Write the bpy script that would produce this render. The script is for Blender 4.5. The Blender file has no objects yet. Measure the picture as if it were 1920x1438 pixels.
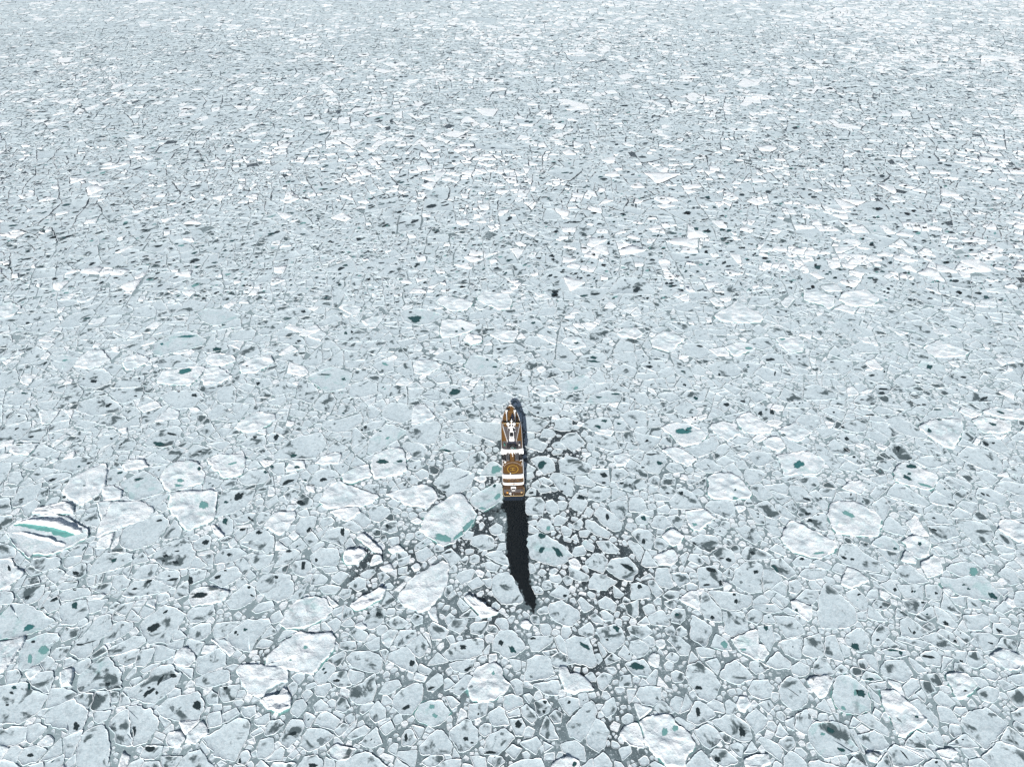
import bpy, bmesh, math, random, time
import numpy as np
from mathutils import Vector, Matrix, noise as mn

T0 = time.time()
scene = bpy.context.scene
col = scene.collection
R = math.radians
rnd = random.Random(7)

# ------------------------------------------------------------------ camera, sky, sun, exposure
cam_d = bpy.data.cameras.new("camera"); cam = bpy.data.objects.new("camera", cam_d); col.objects.link(cam)
cam_d.sensor_width = 36.0; cam_d.lens = 24.02; cam_d.clip_start = 1.0; cam_d.clip_end = 60000.0
cam.location = (0, 0, 300); cam.rotation_euler = (R(90 - 38.7), 0, 0)
scene.camera = cam
SUN_EL, SUN_AZ = 27.5, 9.0           # light travels ahead of the camera and a little to starboard
world = bpy.data.worlds.new("World"); scene.world = world; world.use_nodes = True
wn = world.node_tree.nodes; wl = world.node_tree.links; wn.clear()
sky = wn.new("ShaderNodeTexSky"); sky.sky_type = 'NISHITA'; sky.sun_disc = False
sky.sun_elevation = R(SUN_EL); sky.sun_rotation = R(180 + SUN_AZ)
bg = wn.new("ShaderNodeBackground"); bg.inputs[1].default_value = 0.05
wo = wn.new("ShaderNodeOutputWorld"); wl.new(sky.outputs[0], bg.inputs[0]); wl.new(bg.outputs[0], wo.inputs[0])
sl = bpy.data.lights.new("sun", 'SUN'); sl.energy = 5.0; sl.angle = R(0.53); sl.color = (1.0, 0.98, 0.945)
sun = bpy.data.objects.new("sun", sl); col.objects.link(sun)
ld = Vector((math.sin(R(SUN_AZ)) * math.cos(R(SUN_EL)), math.cos(R(SUN_AZ)) * math.cos(R(SUN_EL)), -math.sin(R(SUN_EL))))
sun.rotation_euler = ld.to_track_quat('-Z', 'Y').to_euler(); sun.location = (-60, -400, 500)
vs = scene.view_settings; vs.view_transform = 'Standard'; vs.look = 'None'; vs.gamma = 1.0; vs.exposure = 0.45; vs.use_curve_mapping = False

# ------------------------------------------------------------------ node helpers and materials
class NT:
    def __init__(s, name):
        s.m = bpy.data.materials.new(name); s.m.use_nodes = True
        s.t = s.m.node_tree; s.t.nodes.clear()
        s.out = s.n("ShaderNodeOutputMaterial"); s.b = s.n("ShaderNodeBsdfPrincipled")
        s.l(s.b.outputs[0], s.out.inputs[0])
    def n(s, k, **kw):
        x = s.t.nodes.new(k)
        for a, b in kw.items(): setattr(x, a, b)
        return x
    def l(s, a, b): s.t.links.new(a, b)
    def put(s, v, inp):
        if hasattr(v, "links"): s.l(v, inp)
        elif isinstance(v, tuple): inp.default_value = (*v, 1.0) if len(v) == 3 and len(inp.default_value) == 4 else v
        else: inp.default_value = v
    def math(s, op, a, b=0.0, c=None, clamp=False):
        x = s.n("ShaderNodeMath", operation=op, use_clamp=clamp)
        s.put(a, x.inputs[0]); s.put(b, x.inputs[1])
        if c is not None: s.put(c, x.inputs[2])
        return x.outputs[0]
    def step(s, v, lo, hi):
        x = s.n("ShaderNodeMapRange", interpolation_type='SMOOTHSTEP')
        s.put(v, x.inputs[0]); s.put(lo, x.inputs[1]); s.put(hi, x.inputs[2]); return x.outputs[0]
    def mix(s, f, a, b):
        x = s.n("ShaderNodeMix", data_type='RGBA')
        s.put(f, x.inputs[0]); s.put(a, x.inputs[6]); s.put(b, x.inputs[7]); return x.outputs[2]
    def noise(s, scale, detail=3.0, rough=0.55, dist=0.0, off=None):
        g = s.n("ShaderNodeNewGeometry"); v = g.outputs["Position"]
        if off is not None:
            a = s.n("ShaderNodeVectorMath", operation='ADD'); s.l(v, a.inputs[0]); a.inputs[1].default_value = off; v = a.outputs[0]
        x = s.n("ShaderNodeTexNoise"); s.l(v, x.inputs["Vector"])
        x.inputs["Scale"].default_value = scale; x.inputs["Detail"].default_value = detail
        x.inputs["Roughness"].default_value = rough; x.inputs["Distortion"].default_value = dist
        return x.outputs[0]
    def attr(s, name):
        a = s.n("ShaderNodeAttribute", attribute_name=name); c = s.n("ShaderNodeSeparateColor"); s.l(a.outputs[0], c.inputs[0])
        return c.outputs
    def bump(s, h, strength, dist):
        x = s.n("ShaderNodeBump"); s.put(strength, x.inputs["Strength"]); s.put(dist, x.inputs["Distance"]); s.l(h, x.inputs["Height"])
        s.l(x.outputs[0], s.b.inputs["Normal"])
    def set(s, **kw):
        for a, b in kw.items(): s.put(b, s.b.inputs[a.replace("_", " ")])
        return s.m

def ice_material():
    k = NT("floe_ice"); r, g, b = k.attr("tone")[:3]
    big = k.noise(0.055, 3); mid = k.noise(0.42, 4, 0.6, 0.4); fine = k.noise(1.25, 4, 0.65)
    base = k.mix(k.step(big, 0.3, 0.7), (0.50, 0.598, 0.638), (0.582, 0.682, 0.718))
    base = k.mix(k.math('MULTIPLY', k.step(mid, 0.45, 0.62), 0.50), base, (0.36, 0.43, 0.46))
    base = k.mix(k.math('MULTIPLY', k.step(fine, 0.46, 0.62), 0.38), base, (0.76, 0.81, 0.83))
    sn = k.math('ADD', r, k.math('MULTIPLY', k.math('SUBTRACT', mid, 0.5), 1.1))
    sn = k.math('MULTIPLY', k.step(sn, 0.22, 0.85), k.math('MULTIPLY', r, 3.0, clamp=True))
    base = k.mix(sn, base, (0.855, 0.885, 0.90))
    teal = k.math('MULTIPLY', b, k.step(k.noise(0.13, 4, 0.6, 0.8, (40, 9, 0)), 0.50, 0.68), clamp=True)
    base = k.mix(teal, base, (0.26, 0.50, 0.49))
    mn_ = k.noise(0.125, 4, 0.58, 0.5, (11, 70, 3))
    thr = k.math('SUBTRACT', 0.612, k.math('MULTIPLY', g, 0.20))
    melt = k.step(mn_, thr, k.math('ADD', thr, 0.10))
    melt = k.math('MULTIPLY', melt, k.math('MULTIPLY', g, 4.0, clamp=True))
    base = k.mix(k.math('MULTIPLY', melt, 0.93), base, (0.050, 0.078, 0.085))
    h = k.math('ADD', k.math('MULTIPLY', k.noise(0.9, 5, 0.65), k.math('ADD', 0.35, k.math('MULTIPLY', r, 2.6))), k.math('MULTIPLY', fine, 0.25))
    k.bump(h, 0.5, 0.42)
    return k.set(Base_Color=base, Roughness=0.72, Specular_IOR_Level=0.25)

def sea_material():
    k = NT("sea_water"); op, wk, to = k.attr("tone")[:3]
    n1 = k.noise(0.045, 4, 0.6, 0.5); n2 = k.noise(0.35, 4, 0.6); n3 = k.noise(1.5, 3)
    sl_ = k.math('SUBTRACT', k.math('ADD', 0.97, k.math('MULTIPLY', k.math('SUBTRACT', n1, 0.5), 1.25)), k.math('MULTIPLY', op, 1.12))
    sl_ = k.math('ADD', sl_, k.math('MULTIPLY', k.math('SUBTRACT', n2, 0.5), 0.35))
    f = k.step(sl_, 0.18, 0.82)
    wkf = k.step(k.math('ADD', wk, k.math('MULTIPLY', k.math('SUBTRACT', n2, 0.5), 1.5)), 0.32, 0.62)
    slush = k.mix(n2, (0.10, 0.138, 0.152), (0.225, 0.29, 0.31))
    slush = k.mix(k.math('MULTIPLY', to, 1.0, clamp=True), slush, (0.33, 0.42, 0.44))
    water = k.mix(n2, (0.018, 0.026, 0.031), (0.062, 0.083, 0.093))
    c = k.mix(f, water, slush)
    # crumbs of brash ice far too small to model one by one
    keep = k.math('SUBTRACT', 1.0, wkf)
    for sc, lo, hi, off in ((0.95, 0.30, 0.36, 0.0), (1.9, 0.27, 0.36, 5.0)):
        g = k.n("ShaderNodeNewGeometry"); v = k.n("ShaderNodeTexVoronoi"); v.inputs["Scale"].default_value = sc; k.l(g.outputs["Position"], v.inputs["Vector"])
        cc = k.n("ShaderNodeSeparateColor"); k.l(v.outputs["Color"], cc.inputs[0])
        siz = k.math('MULTIPLY', cc.outputs[0], k.step(k.math('ADD', cc.outputs[1], k.math('MULTIPLY', k.math('SUBTRACT', n1, 0.5), 1.2)), 0.42, 0.95))
        inside = k.step(k.math('SUBTRACT', siz, k.math('MULTIPLY', v.outputs["Distance"], 1.25)), 0.02, 0.14)
        c = k.mix(k.math('MULTIPLY', k.math('MULTIPLY', inside, 0.5), keep), c, (0.56, 0.63, 0.66))
    c = k.mix(wkf, c, (0.0035, 0.0065, 0.0085))
    k.bump(n3, k.math('MULTIPLY', f, 0.35), 0.25)
    rough = k.math('ADD', 0.16, k.math('MULTIPLY', f, 0.55))
    return k.set(Base_Color=c, Roughness=rough, Specular_IOR_Level=0.12)

def pond_material(name, colr, dark):
    k = NT(name); a = k.attr("tone")[0]
    n = k.noise(0.8, 4, 0.65, 0.5)
    al = k.step(k.math('ADD', a, k.math('MULTIPLY', k.math('SUBTRACT', n, 0.5), 0.8)), 0.25, 0.70)
    c = k.mix(n, colr, dark)
    t = k.n("ShaderNodeBsdfTransparent"); mx = k.n("ShaderNodeMixShader")
    k.l(al, mx.inputs[0]); k.l(t.outputs[0], mx.inputs[1]); k.l(k.b.outputs[0], mx.inputs[2]); k.l(mx.outputs[0], k.out.inputs[0])
    return k.set(Base_Color=c, Roughness=0.3, Specular_IOR_Level=0.3)

def plain(name, c, rough=0.5, metal=0.0, vary=0.12, scale=1.5, spec=0.4):
    k = NT(name); n = k.noise(scale, 4, 0.6)
    d = tuple(x * (1 - vary) for x in c); u = tuple(min(1, x * (1 + vary)) for x in c)
    return k.set(Base_Color=k.mix(n, d, u), Roughness=rough, Metallic=metal, Specular_IOR_Level=spec)

def teak_material(name, c):
    k = NT(name)
    tc = k.n("ShaderNodeTexCoord"); mp = k.n("ShaderNodeMapping"); mp.inputs["Scale"].default_value = (8.0, 0.35, 1)
    k.l(tc.outputs["Object"], mp.inputs[0])
    x = k.n("ShaderNodeTexNoise"); k.l(mp.outputs[0], x.inputs["Vector"]); x.inputs["Scale"].default_value = 1.0; x.inputs["Detail"].default_value = 3
    n = k.noise(0.5, 3)
    cc = k.mix(x.outputs[0], tuple(v * 0.78 for v in c), tuple(v * 1.22 for v in c)); cc = k.mix(k.math('MULTIPLY', n, 0.35), cc, tuple(v * 0.7 for v in c))
    return k.set(Base_Color=cc, Roughness=0.6, Specular_IOR_Level=0.25)

M = dict(
    ice=ice_material(), sea=sea_material(),
    pond_k=pond_material("melt_hole_water", (0.010, 0.019, 0.022), (0.026, 0.042, 0.046)),
    pond_T=pond_material("deep_pond_water", (0.013, 0.055, 0.060), (0.03, 0.085, 0.088)),
    pond_t=pond_material("teal_pond_water", (0.07, 0.225, 0.22), (0.24, 0.44, 0.43)),
    pond_u=pond_material("blue_green_pond_water", (0.018, 0.115, 0.122), (0.06, 0.20, 0.205)),
    pond_d=pond_material("wet_snow", (0.10, 0.135, 0.145), (0.22, 0.27, 0.29)),
    ledge=pond_material("submerged_ice", (0.11, 0.285, 0.275), (0.24, 0.43, 0.415)),
    teal_ice=plain("teal_glacier_ice", (0.10, 0.275, 0.26), 0.4, 0, 0.35, 0.35),
    hull=plain("navy_hull_paint", (0.010, 0.016, 0.026), 0.25), white=plain("white_ship_paint", (0.80, 0.80, 0.79), 0.4, 0, 0.03),
    offwhite=plain("weathered_white_paint", (0.70, 0.69, 0.66), 0.5, 0, 0.06), teak=teak_material("teak_deck", (0.172, 0.083, 0.018)),
    darkteak=teak_material("dark_teak_deck", (0.095, 0.055, 0.030)), heli=plain("brown_helideck_paint", (0.150, 0.072, 0.015), 0.6, 0, 0.10, 0.8),  # first: a darker, greyer teak for the aft decks and table tops
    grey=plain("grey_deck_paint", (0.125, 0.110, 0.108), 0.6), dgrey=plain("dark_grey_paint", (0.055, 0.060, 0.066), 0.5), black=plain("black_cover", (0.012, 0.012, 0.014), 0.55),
    glass=plain("tinted_glass", (0.010, 0.014, 0.018), 0.06, 0, 0.1, 1, 0.6), yellow=plain("yellow_marking_paint", (0.60, 0.36, 0.035), 0.55, 0, 0.08),
    steel=plain("brushed_steel", (0.50, 0.51, 0.52), 0.3, 0.8), tan=plain("tan_trim", (0.50, 0.36, 0.18), 0.5), green=plain("green_cover", (0.05, 0.22, 0.16), 0.5),
    orange=plain("orange_cover", (0.62, 0.30, 0.06), 0.5), navy=plain("navy_cover", (0.016, 0.022, 0.045), 0.5), pool=plain("pool_water", (0.06, 0.17, 0.17), 0.1),
)

# ------------------------------------------------------------------ object helpers
def link(name, me, mat=None, parent=None, loc=None):
    o = bpy.data.objects.new(name, me)
    if mat is not None: me.materials.append(mat)
    col.objects.link(o)
    if parent is not None: o.parent = parent
    if loc is not None: o.location = loc
    return o
def tag(o, label=None, cat=None, group=None, kind=None):
    if label: o["label"] = label
    if cat: o["category"] = cat
    if group: o["group"] = group
    if kind: o["kind"] = kind
    return o
class Buf:
    """vertices, faces and a colour per vertex, made into one mesh"""
    def __init__(s): s.v = []; s.f = []; s.t = []; s.sm = []
    def mesh(s, name, origin=(0, 0, 0)):
        me = bpy.data.meshes.new(name)
        V = np.array(s.v, np.float32).reshape(-1, 3) - np.array(origin, np.float32)
        nl = np.fromiter((len(f) for f in s.f), np.int32, len(s.f))
        loops = np.fromiter((i for f in s.f for i in f), np.int32, int(nl.sum()))
        me.vertices.add(len(V)); me.vertices.foreach_set("co", V.ravel())
        me.loops.add(len(loops)); me.loops.foreach_set("vertex_index", loops)
        me.polygons.add(len(nl)); st = np.zeros(len(nl), np.int32); st[1:] = np.cumsum(nl)[:-1]
        me.polygons.foreach_set("loop_start", st)
        me.polygons.foreach_set("loop_total", nl)
        me.polygons.foreach_set("use_smooth", np.array(s.sm if s.sm else [False] * len(nl), bool))
        if s.t:
            a = me.color_attributes.new("tone", 'FLOAT_COLOR', 'POINT')
            C = np.ones((len(V), 4), np.float32); C[:, :3] = np.array(s.t, np.float32).reshape(-1, 3); a.data.foreach_set("color", C.ravel())
        me.update(calc_edges=True); me.validate(); return me

def area(p): return 0.5 * sum(p[i - 1][0] * p[i][1] - p[i][0] * p[i - 1][1] for i in range(len(p)))
def perim(p): return sum(math.hypot(p[i][0] - p[i - 1][0], p[i][1] - p[i - 1][1]) for i in range(len(p)))
def centroid(p):
    a = cx = cy = 0.0
    for i in range(len(p)):
        x0, y0 = p[i - 1]; x1, y1 = p[i]; w = x0 * y1 - x1 * y0; a += w; cx += (x0 + x1) * w; cy += (y0 + y1) * w
    return (cx / (3 * a), cy / (3 * a)) if abs(a) > 1e-6 else p[0]
def cut_corners(p, k):
    o = []
    for i in range(len(p)):
        a, b = p[i - 1], p[i]
        o.append((a[0] + (b[0] - a[0]) * k, a[1] + (b[1] - a[1]) * k)); o.append((b[0] + (a[0] - b[0]) * k, b[1] + (a[1] - b[1]) * k))
    return o
def resample(p, ds):
    L = perim(p); n = max(8, int(L / ds)); st = L / n; out = []; acc = 0.0
    for i in range(len(p)):
        a, b = p[i - 1], p[i]; d = math.hypot(b[0] - a[0], b[1] - a[1])
        while acc < d and len(out) < n:
            t = acc / d; out.append((a[0] + (b[0] - a[0]) * t, a[1] + (b[1] - a[1]) * t)); acc += st
        acc -= d
    return out
def clip(p, nx, ny, c):
    out = []; a = p[-1]; da = a[0] * nx + a[1] * ny - c
    for b in p:
        db = b[0] * nx + b[1] * ny - c
        if (da <= 0) != (db <= 0):
            t = da / (da - db); out.append((a[0] + (b[0] - a[0]) * t, a[1] + (b[1] - a[1]) * t))
        if db <= 0: out.append(b)
        a = b; da = db
    return out
def hull2(p):
    p = sorted(set(p))
    def half(q):
        h = []
        for c in q:
            while len(h) > 1 and (h[-1][0] - h[-2][0]) * (c[1] - h[-2][1]) - (h[-1][1] - h[-2][1]) * (c[0] - h[-2][0]) <= 0: h.pop()
            h.append(c)
        return h[:-1]
    return half(p) + half(p[::-1])
def dec(s): return [tuple(int(v) / 10 for v in q.split(',')) for q in s.split()]

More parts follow.
